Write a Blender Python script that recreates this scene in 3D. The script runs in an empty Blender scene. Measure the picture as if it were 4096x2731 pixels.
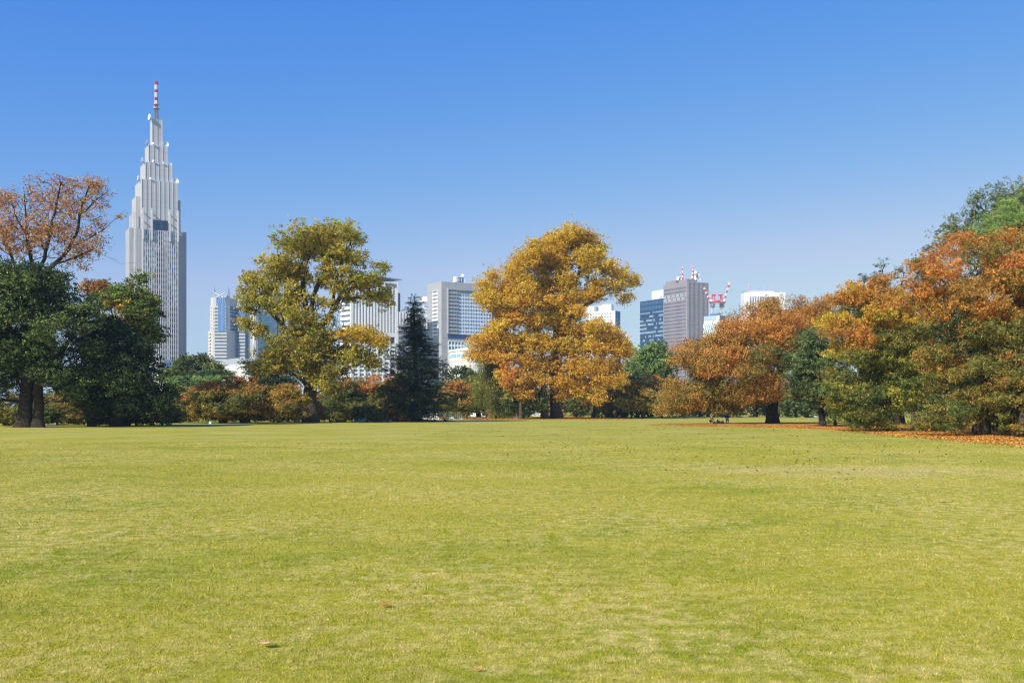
import bpy, math, random
import numpy as np
from mathutils import Vector, Matrix

# ---------------------------------------------------------------- camera, sky, sun, exposure
F, HOR, EYE = 4096.0, 1637.0, 1.9           # focal length and horizon in photo pixels, eye height in metres
SC = bpy.context.scene
COL = SC.collection
cam_d = bpy.data.cameras.new("camera")
cam = bpy.data.objects.new("camera", cam_d); COL.objects.link(cam)
cam.location = (0, 0, EYE); cam.rotation_euler = (math.radians(90), 0, 0)
cam_d.sensor_width = 36; cam_d.lens = 36.0
cam_d.shift_y = (HOR - 2731 / 2) / 4096
cam_d.clip_start = 0.2; cam_d.clip_end = 20000
SC.camera = cam
SUN_EL, SUN_AZ = math.radians(36), math.radians(220)   # azimuth clockwise from the view direction
world = bpy.data.worlds.new("World"); SC.world = world; world.use_nodes = True
wn, wl = world.node_tree.nodes, world.node_tree.links
bg = wn["Background"]
sky = wn.new("ShaderNodeTexSky"); sky.sky_type = 'NISHITA'; sky.sun_disc = False
sky.sun_elevation = SUN_EL; sky.sun_rotation = SUN_AZ
sky.altitude = 50; sky.air_density = 1.0; sky.dust_density = 0.4; sky.ozone_density = 2.2
EXPO = 0.35; KX = 2 ** EXPO
# clear autumn sky: channel response of the film stock (deep blue overhead, pale at the horizon)
sp_ = wn.new("ShaderNodeSeparateColor"); cb_ = wn.new("ShaderNodeCombineColor"); wl.new(sky.outputs[0], sp_.inputs[0])
for ch, (pw, gn) in enumerate(((2.1, 2.3), (1.06, .88), (.16, .86))):
    m1 = wn.new("ShaderNodeMath"); m1.operation = 'MULTIPLY'; m1.inputs[1].default_value = .134
    m2 = wn.new("ShaderNodeMath"); m2.operation = 'POWER'; m2.inputs[1].default_value = pw
    m3 = wn.new("ShaderNodeMath"); m3.operation = 'MULTIPLY'; m3.inputs[1].default_value = gn / KX / .12
    wl.new(sp_.outputs[ch], m1.inputs[0]); wl.new(m1.outputs[0], m2.inputs[0]); wl.new(m2.outputs[0], m3.inputs[0]); wl.new(m3.outputs[0], cb_.inputs[ch])
gk = wn.new("ShaderNodeMath"); gk.operation = 'MULTIPLY'; gk.inputs[1].default_value = .80; gm_ = wn.new("ShaderNodeMath"); gm_.operation = 'MINIMUM'
wl.new(cb_.inputs[1].links[0].from_socket, gk.inputs[0]); wl.new(cb_.inputs[0].links[0].from_socket, gm_.inputs[0]); wl.new(gk.outputs[0], gm_.inputs[1]); wl.new(gm_.outputs[0], cb_.inputs[0])
wl.new(cb_.outputs[0], bg.inputs['Color']); bg.inputs['Strength'].default_value = .12
sun_d = bpy.data.lights.new("sun", 'SUN'); sun_d.energy = 4.6; sun_d.angle = math.radians(0.53); sun_d.color = (1.0, 0.95, 0.86)
sun = bpy.data.objects.new("sun", sun_d); COL.objects.link(sun)
sdir = Vector((math.sin(SUN_AZ) * math.cos(SUN_EL), math.cos(SUN_AZ) * math.cos(SUN_EL), math.sin(SUN_EL)))
sun.rotation_euler = sdir.to_track_quat('Z', 'Y').to_euler()
SC.view_settings.view_transform = 'Standard'; SC.view_settings.look = 'None'
SC.view_settings.exposure = EXPO; SC.view_settings.gamma = 1.0; SC.view_settings.use_curve_mapping = False
SC.cycles.max_bounces = 5; SC.cycles.diffuse_bounces = 3; SC.cycles.glossy_bounces = 2
SC.cycles.transmission_bounces = 3; SC.cycles.volume_bounces = 0; SC.cycles.caustics_reflective = False
SC.cycles.use_denoising = True; SC.cycles.pixel_filter_type = 'BLACKMAN_HARRIS'; SC.cycles.filter_width = 1.2

# ---------------------------------------------------------------- helpers
def S(r, g, b, k=1.0):
    f = lambda c: ((c / 255) / 12.92 if c <= 10.31 else (((c / 255) + 0.055) / 1.055) ** 2.4) * k
    return (f(r), f(g), f(b))

def depth(py):                       # distance of a point of the flat ground seen at photo row py
    return F * EYE / (py - HOR)

def P(px, py, D):
    return np.array([(px - 2048) / F * D, D, EYE + (HOR - py) / F * D])

MATS = {}
def mat(name, c, rough=0.8, spec=0.3, var=0.12, scale=0.3, metal=0.0, c2=None, bump=0.0):
    if name in MATS: return MATS[name]
    m = bpy.data.materials.new(name); m.use_nodes = True
    n, l = m.node_tree.nodes, m.node_tree.links
    p = n['Principled BSDF']
    p.inputs['Roughness'].default_value = rough; p.inputs['Specular IOR Level'].default_value = spec
    p.inputs['Metallic'].default_value = metal
    g = n.new('ShaderNodeNewGeometry'); t = n.new('ShaderNodeTexNoise')
    t.inputs['Scale'].default_value = scale; t.inputs['Detail'].default_value = 6
    l.new(g.outputs['Position'], t.inputs['Vector'])
    mx = n.new('ShaderNodeMix'); mx.data_type = 'RGBA'
    a = [max(0, x * (1 - var)) for x in c]; b = c2 if c2 else [min(1, x * (1 + var)) for x in c]
    mx.inputs['A'].default_value = (*a, 1); mx.inputs['B'].default_value = (*b, 1)
    r = n.new('ShaderNodeMapRange'); r.inputs['From Min'].default_value = .3; r.inputs['From Max'].default_value = .7
    l.new(t.outputs['Fac'], r.inputs['Value']); l.new(r.outputs[0], mx.inputs['Factor'])
    l.new(mx.outputs['Result'], p.inputs['Base Color'])
    if bump:
        bp = n.new('ShaderNodeBump'); bp.inputs['Strength'].default_value = 1; bp.inputs['Distance'].default_value = bump
        l.new(t.outputs['Fac'], bp.inputs['Height']); l.new(bp.outputs[0], p.inputs['Normal'])
    MATS[name] = m
    return m

WLOC = {}
def tag(o, label=None, cat=None, group=None, kind=None):
    if label: o['label'] = label
    if cat: o['category'] = cat
    if group: o['group'] = group
    if kind: o['kind'] = kind
    return o
def thing(name, label, cat, loc=(0, 0, 0), group=None):
    o = bpy.data.objects.new(name, None); COL.objects.link(o)
    o.location = loc; o.empty_display_size = 1; WLOC[o] = np.array(loc, float)
    return tag(o, label, cat, group)
def link_mesh(name, me, parent=None):
    o = bpy.data.objects.new(name, me); COL.objects.link(o)
    if parent is not None:
        o.parent = parent; WLOC[o] = WLOC[parent]
    else: WLOC[o] = np.zeros(3)
    return o

class MB:                            # collects faces in world coordinates, builds ONE mesh object
    def __init__(s): s.v = []; s.f = []; s.mi = []
    def add(s, vs, fs, m=0):
        k = len(s.v); s.v.extend([tuple(map(float, q)) for q in vs]); s.f.extend([tuple(k + i for i in f) for f in fs]); s.mi.extend([m] * len(fs)); return s
    def obox(s, o, u, v, w, m=0):
        o, u, v, w = map(lambda q: np.array(q, float), (o, u, v, w))
        vs = [o, o + u, o + u + v, o + v, o + w, o + u + w, o + u + v + w, o + v + w]
        fs = [(3, 2, 1, 0), (4, 5, 6, 7), (0, 1, 5, 4), (1, 2, 6, 5), (2, 3, 7, 6), (3, 0, 4, 7)]
        if np.dot(np.cross(u, v), w) < 0: fs = [f[::-1] for f in fs]
        return s.add(vs, fs, m)
    def box(s, c, sz, m=0):
        c = np.array(c, float); sz = np.array(sz, float)
        return s.obox(c - sz / 2, (sz[0], 0, 0), (0, sz[1], 0), (0, 0, sz[2]), m)
    def prism(s, poly, z0, z1, m=0):
        n = len(poly); A = sum(poly[i][0] * poly[(i + 1) % n][1] - poly[(i + 1) % n][0] * poly[i][1] for i in range(n))
        if A < 0: poly = poly[::-1]
        vs = [(x, y, z0) for x, y in poly] + [(x, y, z1) for x, y in poly]
        fs = [tuple(range(n))[::-1], tuple(range(n, 2 * n))] + [(i, (i + 1) % n, n + (i + 1) % n, n + i) for i in range(n)]
        return s.add(vs, fs, m)
    def tube(s, p0, p1, r0, r1=None, n=6, m=0):
        r1 = r0 if r1 is None else r1
        p0 = np.array(p0, float); p1 = np.array(p1, float); d = p1 - p0; d /= (np.linalg.norm(d) + 1e-9)
        a = np.cross(d, (0, 0, 1) if abs(d[2]) < .9 else (1, 0, 0)); a /= np.linalg.norm(a); b = np.cross(d, a)
        vs = []
        for p, r in ((p0, r0), (p1, r1)):
            for k in range(n):
                t = 2 * math.pi * k / n; vs.append(p + r * (math.cos(t) * a + math.sin(t) * b))
        fs = [(k, (k + 1) % n, n + (k + 1) % n, n + k) for k in range(n)] + [tuple(range(n))[::-1], tuple(range(n, 2 * n))]
        return s.add(vs, fs, m)
    def dish(s, c, d, r, m=0, n=14):                 # shallow bowl facing d, with thickness and a drum behind
        c = np.array(c, float); d = np.array(d, float); d /= np.linalg.norm(d)
        a = np.cross(d, (0, 0, 1)); a /= np.linalg.norm(a); b = np.cross(d, a)
        prof = [(0.0, 0.12), (.55, .2), (1.0, .42), (1.02, .36), (.55, .02), (.25, -.25), (0, -.28)]
        vs = []; fs = []
        for rr, zz in prof:
            for k in range(n):
                t = 2 * math.pi * k / n; vs.append(c + d * zz * r + r * rr * (math.cos(t) * a + math.sin(t) * b))
        for i in range(len(prof) - 1):
            for k in range(n): fs.append((i * n + k, i * n + (k + 1) % n, (i + 1) * n + (k + 1) % n, (i + 1) * n + k))
        return s.add(vs, fs, m)
    def build(s, name, m, parent=None, smooth=False, kind=None, label=None):
        me = bpy.data.meshes.new(name)
        off = WLOC[parent] if parent is not None else np.zeros(3)
        V = np.array(s.v) - off
        me.from_pydata(V.tolist(), [], s.f)
        ms = m if isinstance(m, (list, tuple)) else [m]
        for q in ms: me.materials.append(q)
        if len(ms) > 1: me.polygons.foreach_set('material_index', s.mi)
        if smooth: me.polygons.foreach_set('use_smooth', [True] * len(me.polygons))
        me.update()
        o = link_mesh(name, me, parent)
        if kind: o['kind'] = kind
        if label: o['label'] = label
        return o

# ---------------------------------------------------------------- leaves and trees
def leaf_material(name, trans=0.35, rough=0.55):
    if name in MATS: return MATS[name]
    m = bpy.data.materials.new(name); m.use_nodes = True
    n, l = m.node_tree.nodes, m.node_tree.links
    p = n['Principled BSDF']; out = n['Material Output']
    at = n.new('ShaderNodeAttribute'); at.attribute_name = 'leaf_colour'
    p.inputs['Roughness'].default_value = rough; p.inputs['Specular IOR Level'].default_value = 0.14
    tr = n.new('ShaderNodeBsdfTranslucent'); mx = n.new('ShaderNodeMixShader'); mx.inputs[0].default_value = trans
    ga = n.new('ShaderNodeMix'); ga.data_type = 'RGBA'; ga.blend_type = 'MULTIPLY'; ga.inputs['Factor'].default_value = 1
    ga.inputs['B'].default_value = (1.1, 1.1, .75, 1)
    l.new(at.outputs['Color'], p.inputs['Base Color']); l.new(at.outputs['Color'], ga.inputs['A']); l.new(ga.outputs['Result'], tr.inputs['Color'])
    l.new(p.outputs[0], mx.inputs[1]); l.new(tr.outputs[0], mx.inputs[2]); l.new(mx.outputs[0], out.inputs['Surface'])
    MATS[name] = m
    return m

def quads_mesh(name, V, ncorner, colors, material):       # V (n*ncorner,3)
    nf = len(V) // ncorner
    me = bpy.data.meshes.new(name)
    me.vertices.add(len(V)); me.vertices.foreach_set('co', V.astype(np.float32).ravel())
    me.loops.add(len(V)); me.loops.foreach_set('vertex_index', np.arange(len(V), dtype=np.int32))
    me.polygons.add(nf); me.polygons.foreach_set('loop_start', np.arange(0, len(V), ncorner, dtype=np.int32))
    me.polygons.foreach_set('loop_total', np.full(nf, ncorner, dtype=np.int32))
    me.update(calc_edges=True)
    a = me.color_attributes.new('leaf_colour', 'FLOAT_COLOR', 'POINT')
    c4 = np.ones((len(V), 4), np.float32); c4[:, :3] = np.repeat(colors, ncorner, axis=0)
    a.data.foreach_set('color', c4.ravel())
    me.materials.append(material)
    return me

def unit(a): return a / (np.linalg.norm(a, axis=-1, keepdims=True) + 1e-9)

def make_leaves(pos, nrm, axis, L, W, rng):
    ax = unit(axis - nrm * np.sum(axis * nrm, -1, keepdims=True)); sd = np.cross(nrm, ax)
    s = rng.uniform(.65, 1.3, (len(pos), 1)); l = ax * L * s / 2; w = sd * W * s / 2
    f = nrm * (W * .25) * s
    return np.stack([pos - l, pos + w * 1 + f, pos + l, pos - w + f], 1).reshape(-1, 3)

PAL = {
 'gold': [(222,162,36),(232,174,46),(208,150,36),(210,144,36),(196,156,42),(178,144,42)],
 'goldlow': [(212,150,38),(216,154,40),(202,136,36),(184,132,40),(170,130,44)],
 'goldgreen': [(196,156,40),(174,146,42),(154,138,42),(208,158,40)],
 'tulip': [(148,138,40),(124,126,42),(168,146,42),(108,116,40),(146,126,42),(182,148,44)],
 'tuliptop': [(170,148,42),(154,140,44),(182,142,44),(132,132,42)],
 'tuliplow': [(140,128,40),(120,114,42),(104,104,40),(128,106,44),(160,140,40)],
 'red': [(204,104,52),(212,116,54),(194,98,48)],
 'orange': [(204,124,46),(212,136,50),(188,112,44),(196,122,48),(172,110,44)],
 'rust': [(168,112,46),(150,106,44),(182,122,48),(138,102,44),(158,118,46)],
 'olive': [(122,110,42),(106,102,40),(134,114,44),(96,94,40),(146,118,46)],
 'olivegreen': [(100,106,48),(112,112,50),(88,96,46),(122,116,50)],
 'yellowgreen': [(146,142,48),(128,132,48),(158,148,52),(112,122,48)],
 'green': [(88,104,46),(76,92,42),(100,114,52),(66,82,40)],
 'brightgreen': [(124,148,58),(108,136,56),(138,156,64),(94,122,54)],
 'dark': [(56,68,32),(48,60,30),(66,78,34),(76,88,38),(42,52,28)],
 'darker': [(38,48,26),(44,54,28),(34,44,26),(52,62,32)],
 'bluedark': [(46,60,38),(40,52,34),(56,70,44),(64,78,48)],
 'camellia': [(88,100,50),(76,90,46),(100,114,62),(64,78,40)],
 'cedar': [(66,88,50),(58,78,48),(78,102,54),(50,68,44)],
 'pine': [(104,130,54),(114,142,58),(92,116,50),(124,148,66)],
 'barebrown': [(190,118,54),(164,102,60),(206,146,50),(142,98,62),(196,134,54),(124,92,66)],
}
LGAIN = 1.2
def leaf_albedo(c):
    a = np.array(S(*c)); m = a.max(); t = min(1, max(0, (m - .05) / .25)); return np.minimum(a ** (.90 - .13 * t) * LGAIN, .8)
def pal(name, rng, n):
    a = np.array([leaf_albedo(c) for c in PAL[name]])
    return a[rng.integers(0, len(a), n)]

def in_poly(pts, poly):
    x, y = pts[:, 0], pts[:, 1]; ins = np.zeros(len(pts), bool); n = len(poly)
    for i in range(n):
        x1, y1 = poly[i]; x2, y2 = poly[(i + 1) % n]
        c = ((y1 > y) != (y2 > y)); t = (x2 - x1) * (y - y1) / ((y2 - y1) if y2 != y1 else 1e-9) + x1
        ins ^= c & (x < t)
    return ins
def edge_dist(pts, poly):
    d = np.full(len(pts), 1e9); n = len(poly)
    for i in range(n):
        a = np.array(poly[i], float); b = np.array(poly[(i + 1) % n], float); ab = b - a
        t = np.clip(((pts - a) @ ab) / (ab @ ab + 1e-9), 0, 1); q = a + t[:, None] * ab
        d = np.minimum(d, np.linalg.norm(pts - q, axis=1))
    return d

def grow(trunks, att, seg, bf, rng, rise=0.35):
    cap = 600 + len(att) * 30
    N = np.zeros((cap, 3)); par = np.full(cap, -1); pl = np.zeros(cap); n = 0
    roots = []
    for path in trunks:
        pts = [np.array(p, float) for p in path['pts']]
        if path.get('frm') is not None and n:
            j = int(np.argmin(np.linalg.norm(N[:n] - pts[0], axis=1))); prev = j
        else:
            N[n] = pts[0]; prev = n; roots.append(n); n += 1
        for a, b in zip(pts[:-1], pts[1:]):
            k = max(1, int(np.linalg.norm(b - a) / seg))
            for i in range(1, k + 1):
                q = a + (b - a) * i / k + rng.normal(0, .07, 3) * seg
                N[n] = q; par[n] = prev; pl[n] = pl[prev] + np.linalg.norm(q - N[prev]) * .35; prev = n; n += 1
    n0 = n
    d0 = np.min(np.linalg.norm(att[:, None, :] - N[None, :n0, :], axis=2), axis=1)
    zmin = np.min(att[:, 2]) * .6
    ends = np.zeros(len(att), int)
    for ai in np.argsort(d0):
        a = att[ai]
        d = np.linalg.norm(N[:n] - a, axis=1)
        c = d + bf * pl[:n] + rise * np.maximum(0, N[:n, 2] - a[2] + .3 * d)
        c[:n][N[:n, 2] < zmin] += 50
        j = int(np.argmin(c)); L = d[j]
        k = max(1, int(math.ceil(L / seg)))
        pj = par[j]
        dirp = unit(N[j] - N[pj]) if pj >= 0 else np.array([0, 0, 1.])
        ctrl = N[j] + (dirp * .55 + np.array([0, 0, .25])) * L * .5
        ctrl = .5 * ctrl + .5 * (N[j] + a) / 2
        prev = j
        for i in range(1, k + 1):
            if n >= cap: break
            t = i / k
            q = (1 - t) ** 2 * N[j] + 2 * t * (1 - t) * ctrl + t * t * a
            if i < k: q = q + rng.normal(0, .09, 3) * seg
            N[n] = q; par[n] = prev; pl[n] = pl[prev] + np.linalg.norm(q - N[prev]); prev = n; n += 1
        ends[ai] = prev
    return N[:n], par[:n], roots, ends

def limbs_mesh(name, N, par, R, material, origin):
    n = len(N); kids = [[] for _ in range(n)]
    for i in range(n):
        if par[i] >= 0: kids[par[i]].append(i)
    V = []; Fs = []; vc = 0
    starts = [(i, None) for i in range(n) if par[i] < 0]
    while starts:
        s, p = starts.pop(); chain = ([p] if p is not None else []) + [s]; cur = s
        while kids[cur]:
            ks = sorted(kids[cur], key=lambda q: -R[q])
            for q in ks[1:]: starts.append((q, cur))
            cur = ks[0]; chain.append(cur)
        if len(chain) < 2: continue
        c = N[chain]; r = R[chain].copy()
        if p is not None: r[0] = r[1]
        if len(c) > 2 and p is None:
            pass
        t = unit(np.gradient(c, axis=0))
        ref = np.array([1., .13, 0.]); a = unit(np.cross(t, ref)); b = np.cross(t, a)
        k = 12 if r.max() > .22 else (6 if r.max() > .07 else 3)
        th = np.arange(k) * 2 * math.pi / k
        rr = r[:, None] * np.ones((1, k))
        if p is None:
            hgt = c[:, 2:3] - c[0, 2]
            rr = rr * (1 + (.45 + .3 * np.sin(3 * th + 1.3)[None, :] + .2 * np.sin(5 * th)[None, :]) * np.exp(-hgt / (.9 * r[0] + .25)))
            rr = rr * (1 + .06 * np.sin(4 * th[None, :] + hgt * 1.7))
        ring = c[:, None, :] + rr[..., None] * (np.cos(th)[None, :, None] * a[:, None, :] + np.sin(th)[None, :, None] * b[:, None, :])
        m = len(c); V.append(ring.reshape(-1, 3))
        i = np.arange(m - 1)[:, None] * k; j = np.arange(k)[None, :]; j2 = (j + 1) % k
        Fs.append((np.stack([i + j, i + j2, i + k + j2, i + k + j], -1) + vc).reshape(-1, 4)); vc += m * k
    V = np.concatenate(V) - origin; Fa = np.concatenate(Fs).astype(np.int32)
    me = bpy.data.meshes.new(name)
    me.vertices.add(len(V)); me.vertices.foreach_set('co', V.astype(np.float32).ravel())
    me.loops.add(Fa.size); me.loops.foreach_set('vertex_index', Fa.ravel())
    me.polygons.add(len(Fa)); me.polygons.foreach_set('loop_start', np.arange(0, Fa.size, 4, dtype=np.int32))
    me.polygons.foreach_set('loop_total', np.full(len(Fa), 4, dtype=np.int32))
    me.polygons.foreach_set('use_smooth', np.ones(len(Fa), bool))
    me.update(calc_edges=True); me.materials.append(material)
    return me

BARK = mat('bark', S(86, 74, 62), .95, .1, .35, 3.0, bump=.05)
BARK_DARK = mat('bark_dark', S(62, 54, 46), .95, .1, .35, 3.0, bump=.05)
BARK_PALE = mat('bark_pale', S(170, 140, 118), .9, .1, .25, 3.0, bump=.03)
LEAF = leaf_material('leaf_foliage', .36)
LEAF_DARK = leaf_material('leaf_evergreen', .12, .55)
LEAF_COUNT = [0]

def tree(name, label, cat, base, poly=None, lobes=None, trunks=None, D=None, r=0.5, colour='green', leaf=(.2, .13), nl=40000,
         K=60, clump=.8, flat=.8, lobe=2.0, lflat=.8, droop=.0, deep=.8, seg=1.0, bf=.35, seed=1, bark=None, leafmat=None,
         group=None, shell=.55, up=.5, bias=.35, bfn=None, custom=None, tipr=.012, sparse=None, maxdeep=None, rise=.35):
    rng = np.random.default_rng(seed)
    bx, by = base; D = D or depth(by); k = D / F
    org = np.array([(bx - 2048) * k, D, 0.0])
    W = lambda px, py, dy=0.: np.array([(px - 2048) * k, D + dy, EYE + (HOR - py) * k])
    natt = max(8, int(nl / K)); bright = []
    if custom is not None:
        att, cols = custom(W, rng, natt)
        cen = att.mean(0)
    elif poly is not None:
        pm = [tuple(W(a, b)[[0, 2]]) for a, b in poly]; pa = np.array(pm); lo, hi = pa.min(0), pa.max(0)
        half = (hi[0] - lo[0]) / 2
        def samp(m):
            out = np.zeros((0, 2))
            while len(out) < m:
                q = rng.uniform(lo, hi, (m * 2, 2)); out = np.vstack([out, q[in_poly(q, pm)]])
            return out[:m]
        area = len(samp(4000)) and abs(sum(pm[i][0] * pm[(i + 1) % len(pm)][1] - pm[(i + 1) % len(pm)][0] * pm[i][1] for i in range(len(pm)))) / 2
        nlob = int(max(10, min(170, area * 1.9 / (lobe * lobe * lflat))))
        c = samp(nlob * 3); ed = edge_dist(c, pm)
        c = c[ed > lobe * lflat * .45]; ed = edge_dist(c, pm); c = c[:nlob]; ed = ed[:nlob]
        dm = np.minimum(np.sqrt(np.maximum(ed, .1) * half) * deep * 1.1, (maxdeep or 99))
        y = np.clip(rng.uniform(-1, 1, len(c)) - bias * .5, -1, 1) * dm
        cen3 = np.column_stack([c[:, 0], D + y, c[:, 1]])
        lr = lobe * rng.uniform(.65, 1.25, len(c))
        lr = np.minimum(lr, np.maximum(ed * 1.15, lobe * .45))
        w = lr ** 2; w /= w.sum()
        li = rng.choice(len(c), natt, p=w)
        dv = unit(rng.normal(0, 1, (natt, 3))); rad = rng.uniform(shell, 1, (natt, 1)) * lr[li][:, None]
        dv[:, 2] *= lflat; att = cen3[li] + dv * rad
        att[:, 2] = np.maximum(att[:, 2], .7)
        bad = ~in_poly(att[:, [0, 2]], pm) & (edge_dist(att[:, [0, 2]], pm) > lobe * .3)
        att[bad] = cen3[li][bad] + dv[bad] * rad[bad] * .3
        lobec = rng.uniform(0, 1, len(c))
        # colour by height inside the crown (top of the crown turns first)
        zt = (att[:, 2] - lo[1]) / (hi[1] - lo[1] + 1e-6)
        cen = np.array([(lo[0] + hi[0]) / 2, D, (lo[1] + hi[1]) / 2]); cols = None
        xt = (att[:, 0] - lo[0]) / (hi[0] - lo[0] + 1e-6)
        lt = lobec[li]
    else:
        L3 = []; 
        xs = [q[0] for q in lobes]; mid = (min(xs) + max(xs)) / 2; hw = (max(xs) - min(xs)) / 2
        for q in lobes:
            c0 = W(q[0], q[1]); rx, rz = q[2] * k, q[3] * k
            dmx = hw * k * deep * math.sqrt(max(.08, 1 - ((q[0] - mid) / hw) ** 2))
            reps = 3
            for rep in range(reps):
                yy = (rng.uniform(-1, -.2), rng.uniform(-.4, .4), rng.uniform(.1, 1))[rep] * dmx
                L3.append((c0[0] + rng.normal(0, .15) * rx, D + yy, c0[2] + rng.normal(0, .1) * rz, rx, min(max(rx, rz), 3.2), rz, q[4] if len(q) > 4 and q[4] != 'one' else None))
        A = np.array([q[:6] for q in L3]); w = A[:, 3] * A[:, 5]; w /= w.sum()
        li = rng.choice(len(A), natt, p=w); dv = unit(rng.normal(0, 1, (natt, 3))) * rng.uniform(shell, 1, (natt, 1))
        att = A[li][:, :3] + dv * A[li][:, 3:6]
        cen = A[:, :3].mean(0); lobec = rng.uniform(0, 1, len(A)); lt = lobec[li]
        zt = (att[:, 2] - att[:, 2].min()) / np.ptp(att[:, 2]); xt = (att[:, 0] - att[:, 0].min()) / np.ptp(att[:, 0]); cols = None
        lpal = [q[6] for q in L3]
    if cols is None:
        if callable(colour):
            names = [colour(a, b, c_, rng.uniform()) for a, b, c_ in zip(xt, zt, lt)]
        else: names = [colour] * natt
        if poly is None:
            names = [lpal[li[i]] or names[i] for i in range(natt)]
        cols = np.array([pal(nm, rng, 1)[0] for nm in names])
    # limbs
    tp = []
    for ti, t in enumerate(trunks or [[(bx, by), (bx, (by + (poly or [(0, cen[2])])[0][1]) / 2)]]):
        pts = [W(*q) for q in t]
        if ti == 0 or abs(pts[0][2]) < 1.2: pts[0][2] = -.05
        tp.append({'pts': pts, 'frm': None if abs(pts[0][2]) < .2 else 1})
    N, par, roots, ends = grow(tp, att, seg, bf, rng, rise)
    wgt = np.zeros(len(N)); wgt[ends] += 1
    for i in range(len(N) - 1, -1, -1):
        if par[i] >= 0: wgt[par[i]] += wgt[i]
    wr = max(wgt[q] for q in roots)
    R = np.maximum(r * (np.maximum(wgt, .2) / wr) ** .48, tipr)
    if len(roots) > 1:
        pass
    root = thing(name, label, cat, tuple(org), group)
    link_mesh('trunk', limbs_mesh('trunk', N, par, R, bark or BARK, org), root)
    # leaves
    cl = rng.poisson(K, natt) if sparse is None else (rng.poisson(K, natt) * (rng.uniform(0, 1, natt) < sparse)).astype(int)
    ii = np.repeat(np.arange(natt), cl); m = len(ii)
    sc = clump * rng.uniform(.6, 1.3, natt)[ii][:, None]
    SUB = 6; sc0 = np.clip(rng.normal(0, .58, (natt, SUB, 3)), -.95, .95); sc0[:, :, 2] *= flat; si = rng.integers(0, SUB, m)
    g = rng.normal(0, .17, (m, 3)); g[:, 2] *= flat; subt = rng.uniform(.82, 1.2, (natt, SUB))
    pos = att[ii] + (sc0[ii, si] + g) * sc; pos[:, 2] -= droop * np.abs(rng.normal(0, .4, m)) * clump
    pos[:, 2] = np.maximum(pos[:, 2], .12)
    outw = unit(pos - cen); nr = unit(rng.normal(0, 1, (m, 3)) + up * np.array([0, 0, 1.]) + .55 * outw)
    ax = rng.normal(0, 1, (m, 3)); ax[:, 2] -= droop * 2.0
    V = make_leaves(pos, nr, ax, leaf[0], leaf[1], rng)
    c = cols[ii]; alt = cols[rng.permutation(natt)][ii % natt]
    mixm = (rng.uniform(0, 1, (m, 1)) < .12); c = np.where(mixm, alt, c)
    c = c * subt[ii, si][:, None] * rng.uniform(.76, 1.24, (m, 1)) * rng.uniform(.94, 1.06, (m, 3))
    link_mesh('crown', quads_mesh('crown', V - org, 4, np.clip(c, 0, .95), leafmat or LEAF), root)
    LEAF_COUNT[0] += m
    return root
# ---------------------------------------------------------------- lawn
def lawn_colour(nt, dead):
    n, l = nt.nodes, nt.links
    g = n.new('ShaderNodeNewGeometry')
    def noise(scale, det=4, stretch=None):
        t = n.new('ShaderNodeTexNoise'); t.inputs['Scale'].default_value = scale; t.inputs['Detail'].default_value = det
        if stretch:
            mp = n.new('ShaderNodeMapping'); mp.inputs['Scale'].default_value = stretch; mp.inputs['Rotation'].default_value = (0, 0, .35)
            l.new(g.outputs['Position'], mp.inputs[0]); l.new(mp.outputs[0], t.inputs['Vector'])
        else: l.new(g.outputs['Position'], t.inputs['Vector'])
        return t.outputs['Fac']
    def rng_(v, a, b, c=0., d=1.):
        r = n.new('ShaderNodeMapRange'); r.inputs[1].default_value = a; r.inputs[2].default_value = b; r.inputs[3].default_value = c; r.inputs[4].default_value = d
        l.new(v, r.inputs[0]); return r.outputs[0]
    def mixc(f, a, b):
        m = n.new('ShaderNodeMix'); m.data_type = 'RGBA'
        for k, q in (('A', a), ('B', b)):
            if isinstance(q, tuple): m.inputs[k].default_value = (*q, 1)
            else: l.new(q, m.inputs[k])
        if isinstance(f, float): m.inputs['Factor'].default_value = f
        else: l.new(f, m.inputs['Factor'])
        return m.outputs['Result']
    A = rng_(noise(.11, 6, (1, 1.2, 1)), .40, .62)
    B = rng_(noise(.8, 7), .42, .60)
    Cc = rng_(noise(4.2, 5), .40, .62)
    Dn = rng_(noise(14., 4), .35, .65)
    c = mixc(A, GR1, GR2)
    c = mixc(B, c, GR3)
    f = n.new('ShaderNodeMath'); f.operation = 'MULTIPLY'; l.new(Cc, f.inputs[0]); l.new(rng_(noise(.16, 4), .40, .64, .2, .8), f.inputs[1])
    c = mixc(f.outputs[0], c, GR4)
    # worn pale patch of the lawn on the right, about 27 m away
    sub = n.new('ShaderNodeVectorMath'); sub.operation = 'SUBTRACT'; sub.inputs[1].default_value = (10.5, 31.5, 0); l.new(g.outputs['Position'], sub.inputs[0])
    scl = n.new('ShaderNodeVectorMath'); scl.operation = 'MULTIPLY'; scl.inputs[1].default_value = (.19, .30, 0); l.new(sub.outputs[0], scl.inputs[0])
    ln = n.new('ShaderNodeVectorMath'); ln.operation = 'LENGTH'; l.new(scl.outputs[0], ln.inputs[0])
    ad = n.new('ShaderNodeMath'); ad.operation = 'ADD'; l.new(ln.outputs['Value'], ad.inputs[0]); l.new(rng_(noise(.6, 6), .3, .7, -.5, .5), ad.inputs[1])
    c = mixc(rng_(ad.outputs[0], .3, 1.15, .42, 0.), c, GR5)
    m = n.new('ShaderNodeMix'); m.data_type = 'RGBA'; m.blend_type = 'MULTIPLY'; m.inputs['Factor'].default_value = 1
    l.new(c, m.inputs['A']); k = rng_(Dn, 0, 1, .86, 1.14); l.new(k, m.inputs['B'])
    return m.outputs['Result']
GR1, GR2, GR3, GR4, GR5 = S(140,146,36), S(170,160,52), S(166,160,52), S(204,186,112), S(206,184,124)

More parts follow.
